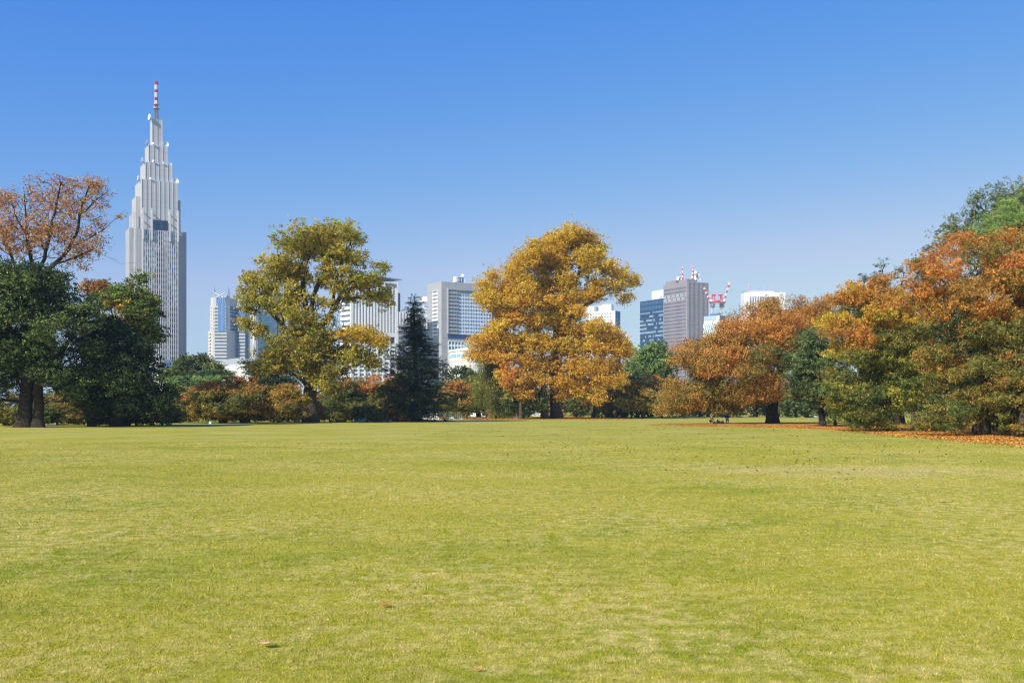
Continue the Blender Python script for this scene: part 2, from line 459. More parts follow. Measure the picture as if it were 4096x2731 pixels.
gm = bpy.data.materials.new('lawn_turf'); gm.use_nodes = True
c = lawn_colour(gm.node_tree, 0); p = gm.node_tree.nodes['Principled BSDF']
gm.node_tree.links.new(c, p.inputs['Base Color']); p.inputs['Roughness'].default_value = .9; p.inputs['Specular IOR Level'].default_value = .08
n_, l_ = gm.node_tree.nodes, gm.node_tree.links
bt = n_.new('ShaderNodeTexNoise'); bt.inputs['Scale'].default_value = 7; bt.inputs['Detail'].default_value = 8
gg = n_.new('ShaderNodeNewGeometry'); l_.new(gg.outputs['Position'], bt.inputs['Vector'])
bb = n_.new('ShaderNodeBump'); bb.inputs['Distance'].default_value = .05; bb.inputs['Strength'].default_value = .6
l_.new(bt.outputs['Fac'], bb.inputs['Height']); l_.new(bb.outputs[0], p.inputs['Normal'])
g_ = MB(); g_.add([(-2400, -200, 0), (2400, -200, 0), (2400, 3400, 0), (-2400, 3400, 0)], [(0, 1, 2, 3)])
tag(g_.build('lawn', gm), kind='structure')

def grass_blades():
    rng = np.random.default_rng(5); n = 620000
    d0, d1 = 6.0, 60.0
    D = d0 * (d1 / d0) ** rng.uniform(0, 1, n) ** 1.15
    X = rng.uniform(-.62, .62, n) * D
    clump = np.sin(X * 3.1 + 1.7 * np.sin(D * 2.3)) + np.sin(D * 4.1 + 1.3 * np.sin(X * 2.9))
    s = (D / 7.5) ** .75
    h = rng.uniform(.010, .026, n) * s ** .4 * (1 + .12 * clump); w = rng.uniform(.0022, .0042, n) * s
    th = rng.uniform(0, 2 * np.pi, n); lean = rng.normal(0, .75, (n, 2)) * h[:, None]
    base = np.column_stack([X, D, np.full(n, -.001)])
    sd = np.column_stack([np.cos(th), np.sin(th), np.zeros(n)]) * w[:, None]
    tip = base + np.column_stack([lean, h])
    V = np.stack([base - sd, base + sd, tip], 1).reshape(-1, 3)
    tint = rng.uniform(.72, 1.26, (n, 1)) * np.ones((1, 3))
    dry = rng.uniform(0, 1, n) < .28
    tint[dry] *= np.array([1.36, 1.16, 2.1]); tint[rng.uniform(0, 1, n) < .14] *= np.array([.55, .72, .5])
    m = bpy.data.materials.new('grass_blade'); m.use_nodes = True
    nt = m.node_tree; c = lawn_colour(nt, 0); p = nt.nodes['Principled BSDF']
    at = nt.nodes.new('ShaderNodeAttribute'); at.attribute_name = 'leaf_colour'
    mu = nt.nodes.new('ShaderNodeMix'); mu.data_type = 'RGBA'; mu.blend_type = 'MULTIPLY'; mu.inputs['Factor'].default_value = 1; mu.clamp_result = False
    sc_ = nt.nodes.new('ShaderNodeVectorMath'); sc_.operation = 'SCALE'; sc_.inputs['Scale'].default_value = BLADE_GAIN
    nt.links.new(c, mu.inputs['A']); nt.links.new(at.outputs['Color'], sc_.inputs[0]); nt.links.new(sc_.outputs[0], mu.inputs['B'])
    nt.links.new(mu.outputs['Result'], p.inputs['Base Color']); p.inputs['Roughness'].default_value = .6; p.inputs['Specular IOR Level'].default_value = .2
    tr = nt.nodes.new('ShaderNodeBsdfTranslucent'); mx = nt.nodes.new('ShaderNodeMixShader'); mx.inputs[0].default_value = .3
    nt.links.new(mu.outputs['Result'], tr.inputs['Color']); nt.links.new(p.outputs[0], mx.inputs[1]); nt.links.new(tr.outputs[0], mx.inputs[2])
    nt.links.new(mx.outputs[0], nt.nodes['Material Output'].inputs['Surface'])
    tag(link_mesh('grass', quads_mesh('grass', V, 3, tint, m)), 'short mown turf of green and straw blades in the foreground', 'grass', kind='stuff')
BLADE_GAIN = 1.22
grass_blades()

def litter(name, label, poly, n, size, cols, seed, dens=None):
    rng = np.random.default_rng(seed); pa = np.array(poly, float)
    lo, hi = pa.min(0), pa.max(0); out = np.zeros((0, 2))
    while len(out) < n:
        q = rng.uniform(lo, hi, (n, 2)); q = q[in_poly(q, poly)]
        ed = edge_dist(q, poly); k = rng.uniform(0, 1, len(q)) < np.clip(ed / 5., .02, 1) ** 1.3
        nz = np.sin(q[:, 0] * .9 + np.sin(q[:, 1] * .5) * 2) * np.sin(q[:, 1] * .35 + q[:, 0] * .21)
        k &= rng.uniform(0, 1, len(q)) < np.clip(.75 + .5 * nz, .1, 1); out = np.vstack([out, q[k]])
    out = out[:n]; nr = unit(rng.normal(0, .45, (n, 3)) + np.array([0, 0, 1.]))
    pos = np.column_stack([out, rng.uniform(.015, .06, n)])
    V = make_leaves(pos, nr, rng.normal(0, 1, (n, 3)), size, size * .6, rng)
    cc = np.array([S(*c) for c in cols])[rng.integers(0, len(cols), n)] * rng.uniform(.75, 1.2, (n, 1))
    tag(link_mesh(name, quads_mesh(name, V, 4, np.clip(cc, 0, .95), leaf_material('leaf_litter', .15, .7))), label, 'fallen leaves', kind='stuff')

# ---------------------------------------------------------------- buildings
FASTMAX = 96
class Building:
    def __init__(s, name, label, loc, cat='building', group=None):
        s.root = thing(name, label, cat, loc, group); s.wins = []
    def part(s, mb, name, m, **k): return mb.build(name, m, s.root, **k)
    def win(s, o, u, w, n, m):             # a thin pane: corner, width vector, height vector, thickness vector
        s.wins.append((o, u, w, n, m))
    def finish(s, name='window', rest='window_grid'):
        W_ = sorted(s.wins, key=lambda q: (-round(np.linalg.norm(q[1]) * np.linalg.norm(q[2]), 1), -q[0][2]))
        for q in W_[:FASTMAX]: s.part(MB().obox(*q[:4]), name, q[4])
        if W_[FASTMAX:]:
            ms = []; mb = MB()
            for q in W_[FASTMAX:]:
                if q[4] not in ms: ms.append(q[4])
                mb.obox(*q[:4], m=ms.index(q[4]))
            s.part(mb, rest, ms, kind='stuff')

def facade(b, A, B, z0, z1, bays, rows, wall, glass, pier=.4, span=.4, proud=.5, top=2.0, bottom=0.0, left=1.0, right=1.0, name='facade_frame',
           mullions=0, pick=None, only_piers=False, rowmat=None, sp_mat=None):
    """piers and spandrels standing proud of the wall between A and B (left to right from outside), with panes between them"""
    A = np.array([A[0], A[1], 0.]); B = np.array([B[0], B[1], 0.]); L = np.linalg.norm(B - A); u = (B - A) / L; n = np.array([u[1], -u[0], 0.])
    bw = (L - left - right) / bays; fh = (z1 - z0 - top - bottom) / rows; Z = np.array([0, 0, 1.])
    f = MB(); P0 = A + u * .02
    # margins
    if left > .1: f.obox(A + Z * z0, u * left, n * proud, Z * (z1 - z0))
    if right > .1: f.obox(B - u * right + Z * z0, u * right, n * proud, Z * (z1 - z0))
    if top > .05: f.obox(A + u * left + Z * (z1 - top), u * (L - left - right), n * (proud - .01), Z * top)
    if bottom > .05: f.obox(A + u * left + Z * z0, u * (L - left - right), n * (proud - .01), Z * bottom)
    H = z1 - z0 - top - bottom; zb = z0 + bottom
    if pier > 0:
        for i in range(bays + 1):
            pw = bw * pier; x = left + i * bw - pw / 2
            if i == 0: x, pw = left, pw / 2
            if i == bays: x, pw = left + bays * bw - pw / 2, pw / 2
            f.obox(A + u * x + Z * zb, u * pw, n * proud * .96, Z * H)
    sp = MB() if sp_mat else f
    for j in range(rows):
        if span > 0: sp.obox(A + u * left + Z * (zb + j * fh), u * (L - left - right), n * proud * (.5 if pier > 0 else .9), Z * fh * span)
    b.part(f, name, wall)
    if sp_mat: b.part(sp, 'spandrel', sp_mat)
    if only_piers: return
    for j in range(rows):
        for i in range(bays):
            pw = bw * max(pier, .0)
            m = pick(i, j) if pick else glass
            if m is None: continue
            b.win(A + u * (left + i * bw + pw / 2) + Z * (zb + j * fh + fh * span), u * (bw - pw), Z * fh * (1 - span), n * .12, m)

GL_DARK = mat('glass_dark', S(52, 62, 82), .18, .6, .3, .4)
GL_BLUE = mat('glass_blue', S(74, 120, 186), .15, .8, .12, .15)
GL_PALE = mat('glass_pale', S(170, 186, 200), .3, .5, .15, .4)
GL_TEAL = mat('glass_teal', S(130, 180, 190), .12, .8, .25, .12)
GL_MID = mat('glass_mid', S(96, 112, 134), .2, .6, .25, .4)
GL_NAVY = mat('glass_navy', S(34, 62, 112), .15, .7, .15, .2)
W_GREY = mat('panel_grey', S(186, 184, 184), .75, .3, .05, .08)
W_RIB = mat('panel_rib', S(202, 201, 202), .6, .3, .04, .08)
W_PINK = mat('panel_pinkish', S(146, 130, 126), .8, .3, .05, .08)
W_WHITE = mat('panel_white', S(230, 230, 230), .7, .3, .04, .08)
W_STONE = mat('panel_stone', S(164, 164, 168), .8, .3, .05, .12)
W_TAUPE = mat('panel_taupe', S(146, 139, 142), .8, .3, .05, .08)
W_CREAM = mat('panel_cream', S(200, 194, 190), .8, .3, .05, .08)
W_NAVY = mat('panel_navy', S(44, 76, 112), .4, .5, .1, .08)
W_BLUE = mat('panel_blue', S(70, 120, 190), .6, .3, .1, .1)
METAL = mat('metal_grey', S(150, 156, 164), .5, .5, .1, 1, metal=.3)
M_RED = mat('paint_red', S(206, 60, 62), .6, .3, .1, 1)
M_WHITE = mat('paint_white', S(236, 236, 236), .6, .3, .05, 1)
M_SIGN = mat('sign_grey', S(120, 124, 136), .6, .3, .05, 1)

def rotframe(cx, cy, deg):
    a = math.radians(deg); U = np.array([math.cos(a), math.sin(a)]); V = np.array([-math.sin(a), math.cos(a)])
    return lambda x, y: tuple(np.array([cx, cy]) + U * x + V * y)

def zat(py, D): return EYE + (HOR - py) / F * D
def corner(px, py, H):
    D = F * (H - EYE) / (HOR - py); return ((px - 2048) / F * D, D)
def back(A, B, d):
    A = np.array(A); B = np.array(B); u = (B - A) / np.linalg.norm(B - A); n = np.array([-u[1], u[0]])
    return [tuple(A), tuple(B), tuple(B + n * d), tuple(A + n * d)]

def striped_mast(parent, name, x, y, z0, z1, r0, r1, bands, m=None, n=4):
    mb = MB()
    for i in range(bands):
        a, c = i / bands, (i + 1) / bands
        mb.tube((x, y, z0 + (z1 - z0) * a), (x, y, z0 + (z1 - z0) * c), r0 + (r1 - r0) * a, r0 + (r1 - r0) * c, n, m=(i % 2))
    return mb.build(name, m or [M_RED, M_WHITE], parent)

def clock_tower():
    cx, cy = -293.2, 844.0; R = rotframe(cx, cy, 30.)
    b = Building('skyscraper', 'tall stepped pale grey tower with a red and white mast and dish aerials', 'skyscraper') if False else \
        Building('skyscraper', 'tall stepped pale grey tower with a red and white mast and dish aerials', (cx, cy, 0), 'skyscraper')
    hz = [(13.9, 146, 187.2), (10.4, 187.2, 202.3), (7.3, 202.3, 217.3), (3.9, 217.3, 239.4)]
    for h, z0, z1 in hz:
        b.part(MB().prism([R(-h, -h), R(h, -h), R(h, h), R(-h, h)], z0, z1), 'tier', W_GREY)
        ribs = MB(); nb = max(2, round(2 * h / 3.4))
        for side in range(4):
            for i in range(nb + 1):
                t = -h + 2 * h * i / nb
                if side == 0: q = (t, -h - .14)
                elif side == 1: q = (h + .14, t)
                elif side == 2: q = (t, h + .14)
                else: q = (-h - .14, t)
                w = .2
                pts = [R(q[0] - w, q[1] - w), R(q[0] + w, q[1] - w), R(q[0] + w, q[1] + w), R(q[0] - w, q[1] + w)]
                ribs.prism(pts, z0 + .1, z1 + .35)
        b.part(ribs, 'facade_rib', W_RIB)
        sm = MB()
        for k in range(1, int((z1 - z0) / 5)):
            zz = z0 + k * 5.0; e = h + .04
            sm.prism([R(-e, -e), R(e, -e), R(e, e), R(-e, e)], zz, zz + .15)
        if sm.v: b.part(sm, 'panel_joint', W_STONE)
    # shaft
    fr, h = 17.6, 13.9
    shaft = [R(-h, -fr), R(h, -fr), R(h, -h), R(fr, -h), R(fr, h), R(h, h), R(h, fr), R(-h, fr), R(-h, h), R(-fr, h), R(-fr, -h), R(-h, -h)]
    b.part(MB().prism(shaft, 0, 146.6), 'tower_shaft', W_STONE)
    for sx in (-1, 1):
        q = [R(sx * 17.5, -8.6), R(sx * 22.4, -8.6), R(sx * 22.4, 9.5), R(sx * 17.5, 9.5)]
        b.part(MB().prism(q, 0, 148.3), 'side_wing', W_STONE)
        q = [R(sx * 13.2, -13.3), R(sx * 18.6, -13.3), R(sx * 18.6, -8.5), R(sx * 13.2, -8.5)]
        b.part(MB().prism(q, 0, 147.4), 'corner_slab', W_STONE)
        q = [R(sx * 13.8, -9), R(sx * 17.2, -9), R(sx * 17.2, 9), R(sx * 13.8, 9)]
        b.part(MB().prism(q, 146, 174.), 'shoulder_block', W_GREY)
        q = [R(sx * 17.3, -10.4), R(sx * 19.3, -10.4), R(sx * 19.3, -9), R(sx * 17.3, -9)]
        b.part(MB().prism(q, 20, 140), 'edge_strip', W_RIB)
        rb = MB()
        for t in (-8.8, -5.3, -1.8, 1.8, 5.3, 8.8):
            rb.prism([R(sx * 17.2, t - .25), R(sx * 17.6, t - .25), R(sx * 17.6, t + .25), R(sx * 17.2, t + .25)], 146.2, 174.3)
        b.part(rb, 'facade_rib', W_RIB)
    stair = {0: 8}
    def pick(i, j):
        d = abs(i - 7.5); r = 29 - j
        lim = 1 if r < 4 else 2 if r < 7 else 3 if r < 10 else 5 if r < 14 else 8
        if i in (7,) and r % 7 == 3: return GL_PALE
        return GL_DARK if d < lim and (i % 8) not in (3,) else (GL_PALE if (i + j) % 5 else GL_MID)
    facade(b, R(-h, -fr), R(h, -fr), 14, 146.4, 16, 30, W_RIB, GL_DARK, pier=.34, span=.42, proud=.5, top=.3, left=.3, right=.3, pick=pick, name='facade_rib', sp_mat=W_PINK)
    facade(b, R(-fr, h), R(-fr, -h + 4), 14, 146.4, 6, 30, W_STONE, GL_MID, pier=.6, span=.4, proud=.5, top=.3, left=.3, right=.3, pick=lambda i, j: None, name='facade_rib')
    # fins and struts at the setback
    for x in (-13.6, -7.0, 7.0, 13.6):
        f = MB().obox((*R(x - .6, -19.4), 138), np.array([*R(x + .6, -19.4), 138]) - np.array([*R(x - .6, -19.4), 138]),
                      np.array([*R(x - .6, -18.2), 138]) - np.array([*R(x - .6, -19.4), 138]), (0, 0, 25.5))
        for zz in (160.6, 153.6):
            a = R(x - .3, -18.3); c = R(x + .3, -18.3); d = R(x - .3, -13.8)
            f.obox((*a, zz), (c[0] - a[0], c[1] - a[1], 0), (d[0] - a[0], d[1] - a[1], 0), (0, 0, .9))
        b.part(f, 'fin', W_RIB)
    for x in (-11, -4, 4, 11):
        f = MB().obox((*R(-19.2, x - .6), 138), np.array([*R(-18.2, x - .6), 0]) - np.array([*R(-19.2, x - .6), 0]), np.array([*R(-19.2, x + .6), 0]) - np.array([*R(-19.2, x - .6), 0]), (0, 0, 23))
        b.part(f, 'fin', W_RIB)
    a = R(-6.2, -14.5); c = R(6.2, -14.5); d = R(-6.2, -13.7)
    b.part(MB().obox((*a, 146.7), (c[0] - a[0], c[1] - a[1], 0), (d[0] - a[0], d[1] - a[1], 0), (0, 0, 8.6)), 'dark_opening', GL_DARK)  # opening drawn as a flat dark box, the recess darkness put into its colour
    # dishes
    D_ = [(( -5.5, -4.5), 240.6, 2.6, (-.9, -.8, .1)), ((6.2, 5.9 - 11), 219.8, 2.7, (.75, -.65, .35)), ((-8.2, -6), 219., 2.0, (-1, -.2, .3)),
          ((-4.2, -8.4), 218.4, 1.0, (-.3, -1, .1)), ((-11.6, -7.2), 204, 2.1, (-1, -.4, .2)), ((-11.2, -3), 205.5, 1.8, (-1, -.1, .3)), ((-4.4, -11.3), 203.6, 1.0, (-.4, -1, 0)),
          ((3.2, -11.3), 203.0, .8, (.2, -1, 0)), ((-15.2, -9), 188.9, 2.3, (-1, -.5, .15)), ((-7.5, -14.6), 188.4, .9, (0, -1, .1)), ((12.8, -10), 189.2, 3.0, (.72, -.66, .38)), ((9.0, -9.2), 203.4, 1.3, (.6, -.7, .1))]
    for (x, y), z, r, d in D_:
        q = R(x, y); mb = MB().dish((q[0], q[1], z), d, r, 0); mb.tube((q[0], q[1], z - r * 1.05), (q[0], q[1], z), .35, .35, 6, m=1)
        b.part(mb, 'dish_aerial', [M_WHITE, METAL], smooth=False)
    mb = MB()
    for k in range(4):
        t = math.pi / 4 + k * math.pi / 2
        mb.tube((cx + 1.7 * math.cos(t), cy + 1.7 * math.sin(t), 239.3), (cx + 1.5 * math.cos(t), cy + 1.5 * math.sin(t), 250), .25, .25, 4)
        t2 = t + math.pi / 2
        for j in range(3):
            z = 240 + j * 3.2; mb.tube((cx + 1.6 * math.cos(t), cy + 1.6 * math.sin(t), z), (cx + 1.6 * math.cos(t2), cy + 1.6 * math.sin(t2), z + 3.2), .22, .22, 4)
            mb.tube((cx + 1.6 * math.cos(t2), cy + 1.6 * math.sin(t2), z), (cx + 1.6 * math.cos(t), cy + 1.6 * math.sin(t), z + 3.2), .22, .22, 4)
    mb.tube((cx, cy, 239.3), (cx, cy, 250), .5, .5, 8)
    mb.tube((cx, cy, 249.2), (cx, cy, 249.9), 2.7, 2.7, 16); mb.tube((cx, cy, 252.6), (cx, cy, 253.2), 2.2, 2.2, 16)
    for k in range(10):
        t = k * math.pi / 5; mb.tube((cx + 2.6 * math.cos(t), cy + 2.6 * math.sin(t), 249.8), (cx + 2.5 * math.cos(t), cy + 2.5 * math.sin(t), 251.4), .12, .12, 3)
    b.part(mb, 'mast_base', METAL)
    mast = MB(); z = 253.; top = 271.8; zz = [250, 256.5, 262.0, 265.5, 0]
    hs_ = [250, 257, 267.5, 276, 287, 293, 304, 312]
    z0m, z1m = 250.0, zat(327, 844); st = [0, .13, .28, .40, .58, .69, .87, 1.0]
    for i in range(7):
        a, c = z0m + (z1m - z0m) * st[i], z0m + (z1m - z0m) * st[i + 1]
        for k in range(6):
            t = k * math.pi / 3; t2 = t + math.pi / 3; r = 1.05
            mast.tube((cx + r * math.cos(t), cy + r * math.sin(t), a), (cx + r * math.cos(t), cy + r * math.sin(t), c), .32, .32, 4, m=i % 2)
            mast.tube((cx + r * math.cos(t), cy + r * math.sin(t), c - .5), (cx + r * math.cos(t2), cy + r * math.sin(t2), c - .5), .2, .2, 4, m=i % 2)
            mast.tube((cx + r * math.cos(t), cy + r * math.sin(t), a), (cx + r * math.cos(t2), cy + r * math.sin(t2), c), .2, .2, 4, m=i % 2)
        mast.tube((cx, cy, a), (cx, cy, c), .8, .8, 6, m=i % 2)
    b.part(mast, 'mast', [M_RED, M_WHITE])
    b.finish()
clock_tower()

def simple_box(name, label, cat, poly, z1, m, wallname='wall', z0=0., group=None):
    c = np.mean(np.array(poly), axis=0); b = Building(name, label, (c[0], c[1], 0), cat, group)
    b.part(MB().prism(poly, z0, z1), wallname, m); return b

# low white annexe at the foot of the tall tower
pl = back(corner(600, 1434, 40), corner(652, 1434, 40), 30)
b = simple_box('annexe', 'small white block at the foot of the tall stepped tower', 'building', pl, 40, W_WHITE)
b.part(MB().prism(back((pl[0][0] + 2, pl[0][1] + .5), (pl[1][0] + 12, pl[1][1] + .5), 20), 20, 30.5), 'podium', W_WHITE)
b.part(MB().prism(back((pl[0][0] + 5, pl[0][1] + 1.5), (pl[1][0] + 14, pl[1][1] + 1.5), 16), 30.5, 33), 'window', GL_MID); b.finish()

# three-stepped tower group with glazed cores and pointed tops
def park_tower():
    D = 1320.; k = D / F; X = lambda px: (px - 2048) * k; Z = lambda py: zat(py, D)
    b = Building('skyscraper', 'stone and blue glass tower in three stepped blocks with pointed glazed tops', (X(905), D + 20, 0), 'skyscraper')
    blocks = [(829, 914, 1189, 0.), (925, 975, 1237, 16.), (990, 1031, 1262, 32.)]
    for bi, (xl, xr, yt, dy) in enumerate(blocks):
        x0, x1, z1 = X(xl), X(xr), Z(yt); y0 = D + dy; w = x1 - x0; zc = Z(1222 if bi == 0 else (1262 if bi == 1 else 1300)); zb = Z(1324)
        # footprint: chamfered rectangle; left-front corner towards the viewer
        fp = [(x0 + w * .08, y0 + 5), (x0 + w * .26, y0), (x1 - 3, y0), (x1 + 1, y0 + 4), (x1 + 8, y0 + 30), (x0 - 2, y0 + 34)]
        b.part(MB().prism(fp, 0, zc), 'tower_block', W_CREAM if bi == 0 else W_NAVY if bi == 2 else W_STONE)  # third block navy: the shade on its faces is put into the colour
        b.part(MB().prism([(x0 + w * .1, y0 + 6), (x0 + w * .27, y0 + 1), (x1 - 4, y0 + 1), (x1, y0 + 6), (x1 + 4, y0 + 26), (x0 + 2, y0 + 28)], zc, z1), 'upper_block', W_CREAM if bi == 0 else W_STONE)
        # glazed centre panel
        g0, g1 = x0 + w * .50, x1 - w * .14
        b.win(np.array([g0, y0 - .55, zb]), np.array([g1 - g0, 0, 0]), np.array([0, 0, Z(yt + 24) - zb]), np.array([0, .5, 0]), GL_BLUE)
        b.win(np.array([x0 + w * .42, y0 + .5, zc + .5]), np.array([w * .43, 0, 0]), np.array([0, 0, z1 - zc - .8]), np.array([0, .45, 0]), GL_BLUE)
        mb = MB()
        for i in range(7): mb.obox((g0 + (g1 - g0) * i / 6 - .15, y0 - .8, zb), (.3, 0, 0), (0, .25, 0), (0, 0, Z(yt + 24) - zb))
        b.part(mb, 'mullion', GL_PALE)
        if bi == 0:
            e = np.array([7., 26., 0]); mm = np.array([26., -7., 0]) / 27; o = np.array([x1 + 1, y0 + 4, zb])
            b.win(o + mm * .05, e * .98, np.array([0, 0, zc - zb]), mm * .12, GL_NAVY); sb = MB()  # navy pane carries the blue shade of this side in its colour
            for j in range(int((zc - zb) / 4.3)): sb.obox(o + mm * .17 + [0, 0, j * 4.3], e * .98, mm * .12, (0, 0, 1.5))
            b.part(sb, 'side_band', W_STONE)
        # balcony-like bands either side of the glass, per floor
        fh = 4.3; z = zb; bands = MB()
        while z < zc - 2:
            for a, c in ((x0 + w * .36, g0), (g1, x1 - 2.9)):
                bands.obox((a, y0 - .6, z), (c - a, 0, 0), (0, .6, 0), (0, 0, fh * .45))
            bands.obox((x0 + w * .08 - .3, y0 + 4.5, z), (w * .12, -3.3, 0), (.2, .6, 0), (0, 0, fh * .45)); z += fh
        b.part(bands, 'facade_banding', W_CREAM)
        z = zb + fh * .45
        while z < zc - 2:
            b.win(np.array([x0 + w * .36, y0 - .15, z]), np.array([g0 - x0 - w * .36, 0, 0]), np.array([0, 0, fh * .55]), np.array([0, .15, 0]), GL_MID)
            b.win(np.array([g1, y0 - .15, z]), np.array([x1 - 2.9 - g1, 0, 0]), np.array([0, 0, fh * .55]), np.array([0, .15, 0]), GL_MID)
            b.win(np.array([x0 + w * .28, y0 - .15, z]), np.array([w * .06, 0, 0]), np.array([0, 0, fh * .4]), np.array([0, .15, 0]), W_STONE)
            z += fh
        # lower, wider base with long ribbon floors
        lx0, lx1 = x0 - 7 * k if bi == 0 else x0, x1 + k
        b.part(MB().prism([(lx0 + w * .1, y0 + 3), (x0 + w * .26, y0 - 1.2), (lx1 - 2, y0 - 1.2), (lx1, y0 + 3), (lx1 + 6, y0 + 32), (lx0, y0 + 36)], 0, zb), 'base_block', W_NAVY if bi else W_CREAM)  # bases of the rear blocks navy, shade put into the wall colour
        z = 30.; rb = MB()
        while z < zb - 2:
            rb.obox((x0 + w * .36, y0 - 1.9, z), (lx1 - 2.2 - x0 - w * .36, 0, 0), (0, .7, 0), (0, 0, fh * .42))
            b.win(np.array([x0 + w * .36, y0 - 1.32, z + fh * .42]), np.array([lx1 - 2.2 - x0 - w * .36, 0, 0]), np.array([0, 0, fh * .58]), np.array([0, .12, 0]), GL_MID)
            rb.obox((lx0 + w * .1 - .4, y0 + 2.6, z), (w * .14, -3.7, 0), (.2, .6, 0), (0, 0, fh * .42)); z += fh
        b.part(rb, 'facade_banding', W_CREAM)
        # pointed roof: a gable frame leaning over the glass panel, and a back fin
        rf = MB(); xa, xm, xb = x0 + w * .42, x0 + w * .63, x1 - w * .12; zt = z1 + 20 * k
        rf.add([(xa, y0 + 1, z1), (xb, y0 + 1, z1), (xb - 1, y0 + 14, zt), (xa, y0 + 22, z1), (xb, y0 + 22, z1)], [(0, 1, 2), (0, 2, 3), (1, 4, 2), (3, 2, 4), (0, 3, 4, 1)])
        b.part(rf, 'pointed_roof', W_STONE if bi == 0 else GL_NAVY)
        if bi == 0:
            rf = MB(); xa2 = x0 + w * .22
            rf.add([(xa2, y0 + 4, z1), (xa2 + 1, y0 + 4, z1 + 22 * k), (xa + (xb - xa) * .4, y0 + 4, z1 + 6 * k), (xa, y0 + 4, z1), (xa2, y0 + 18, z1), (xa, y0 + 18, z1)], [(0, 3, 2, 1), (1, 2, 4), (0, 1, 4), (2, 3, 5), (2, 5, 4), (0, 4, 5, 3)])
            b.part(rf, 'pointed_roof', W_STONE)
            tr = MB(); 
            tr.tube((xa2 + 1, y0 + 3.6, z1 + 22 * k), (xb - 4, y0 + .6, z1), .5, .5, 4); tr.tube((xa, y0 + .6, z1), (xb - 1, y0 + .6, z1 + 20 * k), .5, .5, 4)
            b.part(tr, 'roof_truss', M_WHITE)
            for xx, yy in ((850.5, 1140), (907.5, 1137)):
                m = MB(); m.tube((X(xx), y0 + 8, z1), (X(xx), y0 + 8, Z(yy + 14)), .8, .8, 6); m.tube((X(xx), y0 + 8, Z(yy + 14)), (X(xx), y0 + 8, Z(yy)), .3, .15, 6)
                m.tube((X(xx) + 1.6, y0 + 8, z1), (X(xx) + 1.6, y0 + 8, Z(yy + 22)), .3, .3, 4)
                b.part(m, 'mast', METAL)
            a = MB()
            for i in range(8):
                t = i / 7; a.obox((g0 - 3 + (g1 - g0 + 6) * t - .2, y0 - .1, zc + .4), (.4, 0, 0), (0, .5, 0), (0, 0, 2 + 9 * (1 - abs(2 * t - 1))))
            b.part(a, 'crown_lattice', W_CREAM)
        if bi == 1:
            tr = MB(); tr.tube((xa - 3, y0 + 1, z1), (xa - 3, y0 + 1, zt), .5, .5, 4); tr.tube((xa - 3, y0 + 1, zt), (xb, y0 + 1, z1), .5, .5, 4); tr.tube((xa - 3, y0 + 1, z1), (xa + 4, y0 + 1, zt - 4), .4, .4, 4)
            b.part(tr, 'roof_truss', GL_NAVY)
    b.finish()
park_tower()

# teal glass block
A = corner(1034, 1243, 92); B_ = corner(1107, 1246, 92); pl = back(A, B_, 40)
b = simple_box('glass_building', 'pale teal glass block with a white edge beside the stepped stone tower', 'building', pl, 92, W_STONE)
facade(b, A, B_, 4, 91.5, 12, 20, GL_PALE, GL_TEAL, pier=.12, span=.16, proud=.4, top=1, left=.4, right=1.2, pick=lambda i, j: GL_PALE if (i * 7 + j * 3) % 11 == 0 else GL_TEAL, name='mullion')
b.part(MB().prism(back((A[0] - 1.6, A[1] - .8), (A[0] - .1, A[1] - .8), 30), 0, 93), 'white_edge', W_WHITE)
b.part(MB().prism(back((B_[0] - 22, B_[1] - 1.2), (B_[0] - 20.6, B_[1] - 1.2), .6), 0, 92), 'vertical_fin', W_WHITE)
b.part(MB().prism(back((B_[0] + .2, B_[1] + 4), (B_[0] + 6, B_[1] + 10), 30), 0, 91), 'side_wall', W_STONE); b.finish()

# low white hall with a shallow curved roof
A = corner(887, 1459, 30); B_ = corner(1012, 1457, 30.); D = A[1]
b = simple_box('hall', 'low white hall with a shallow grey curved roof and a row of small windows', 'building', back(A, B_, 40), 30, W_WHITE)
m_ = MB(); n = 12; vs = []
for i in range(n + 1):
    t = i / n; x = A[0] - 2 + (B_[0] - A[0] + 4) * t; z = 30.05 + 3.6 * math.sin(math.pi * t) ** .7
    vs += [(x, D - 2, 30.02), (x, D - 2, z + .5), (x, D + 42, z + .5), (x, D + 42, 30.02)]
m_.add(vs, [(4 * i, 4 * i + 4, 4 * i + 5, 4 * i + 1) for i in range(n)] + [(4 * i + 1, 4 * i + 5, 4 * i + 6, 4 * i + 2) for i in range(n)] + [(4 * i + 2, 4 * i + 6, 4 * i + 7, 4 * i + 3) for i in range(n)] + [(0, 1, 2, 3), (4 * n, 4 * n + 3, 4 * n + 2, 4 * n + 1)])
b.part(m_, 'curved_roof', mat('roof_grey', S(176, 180, 190), .6, .3, .05, .2))
for i in range(14):
    b.win(np.array([A[0] + 5 + i * 1.55, D - .12, 25.2]), np.array([.8, 0, 0]), np.array([0, 0, 1.5]), np.array([0, .1, 0]), GL_MID)
b.finish()

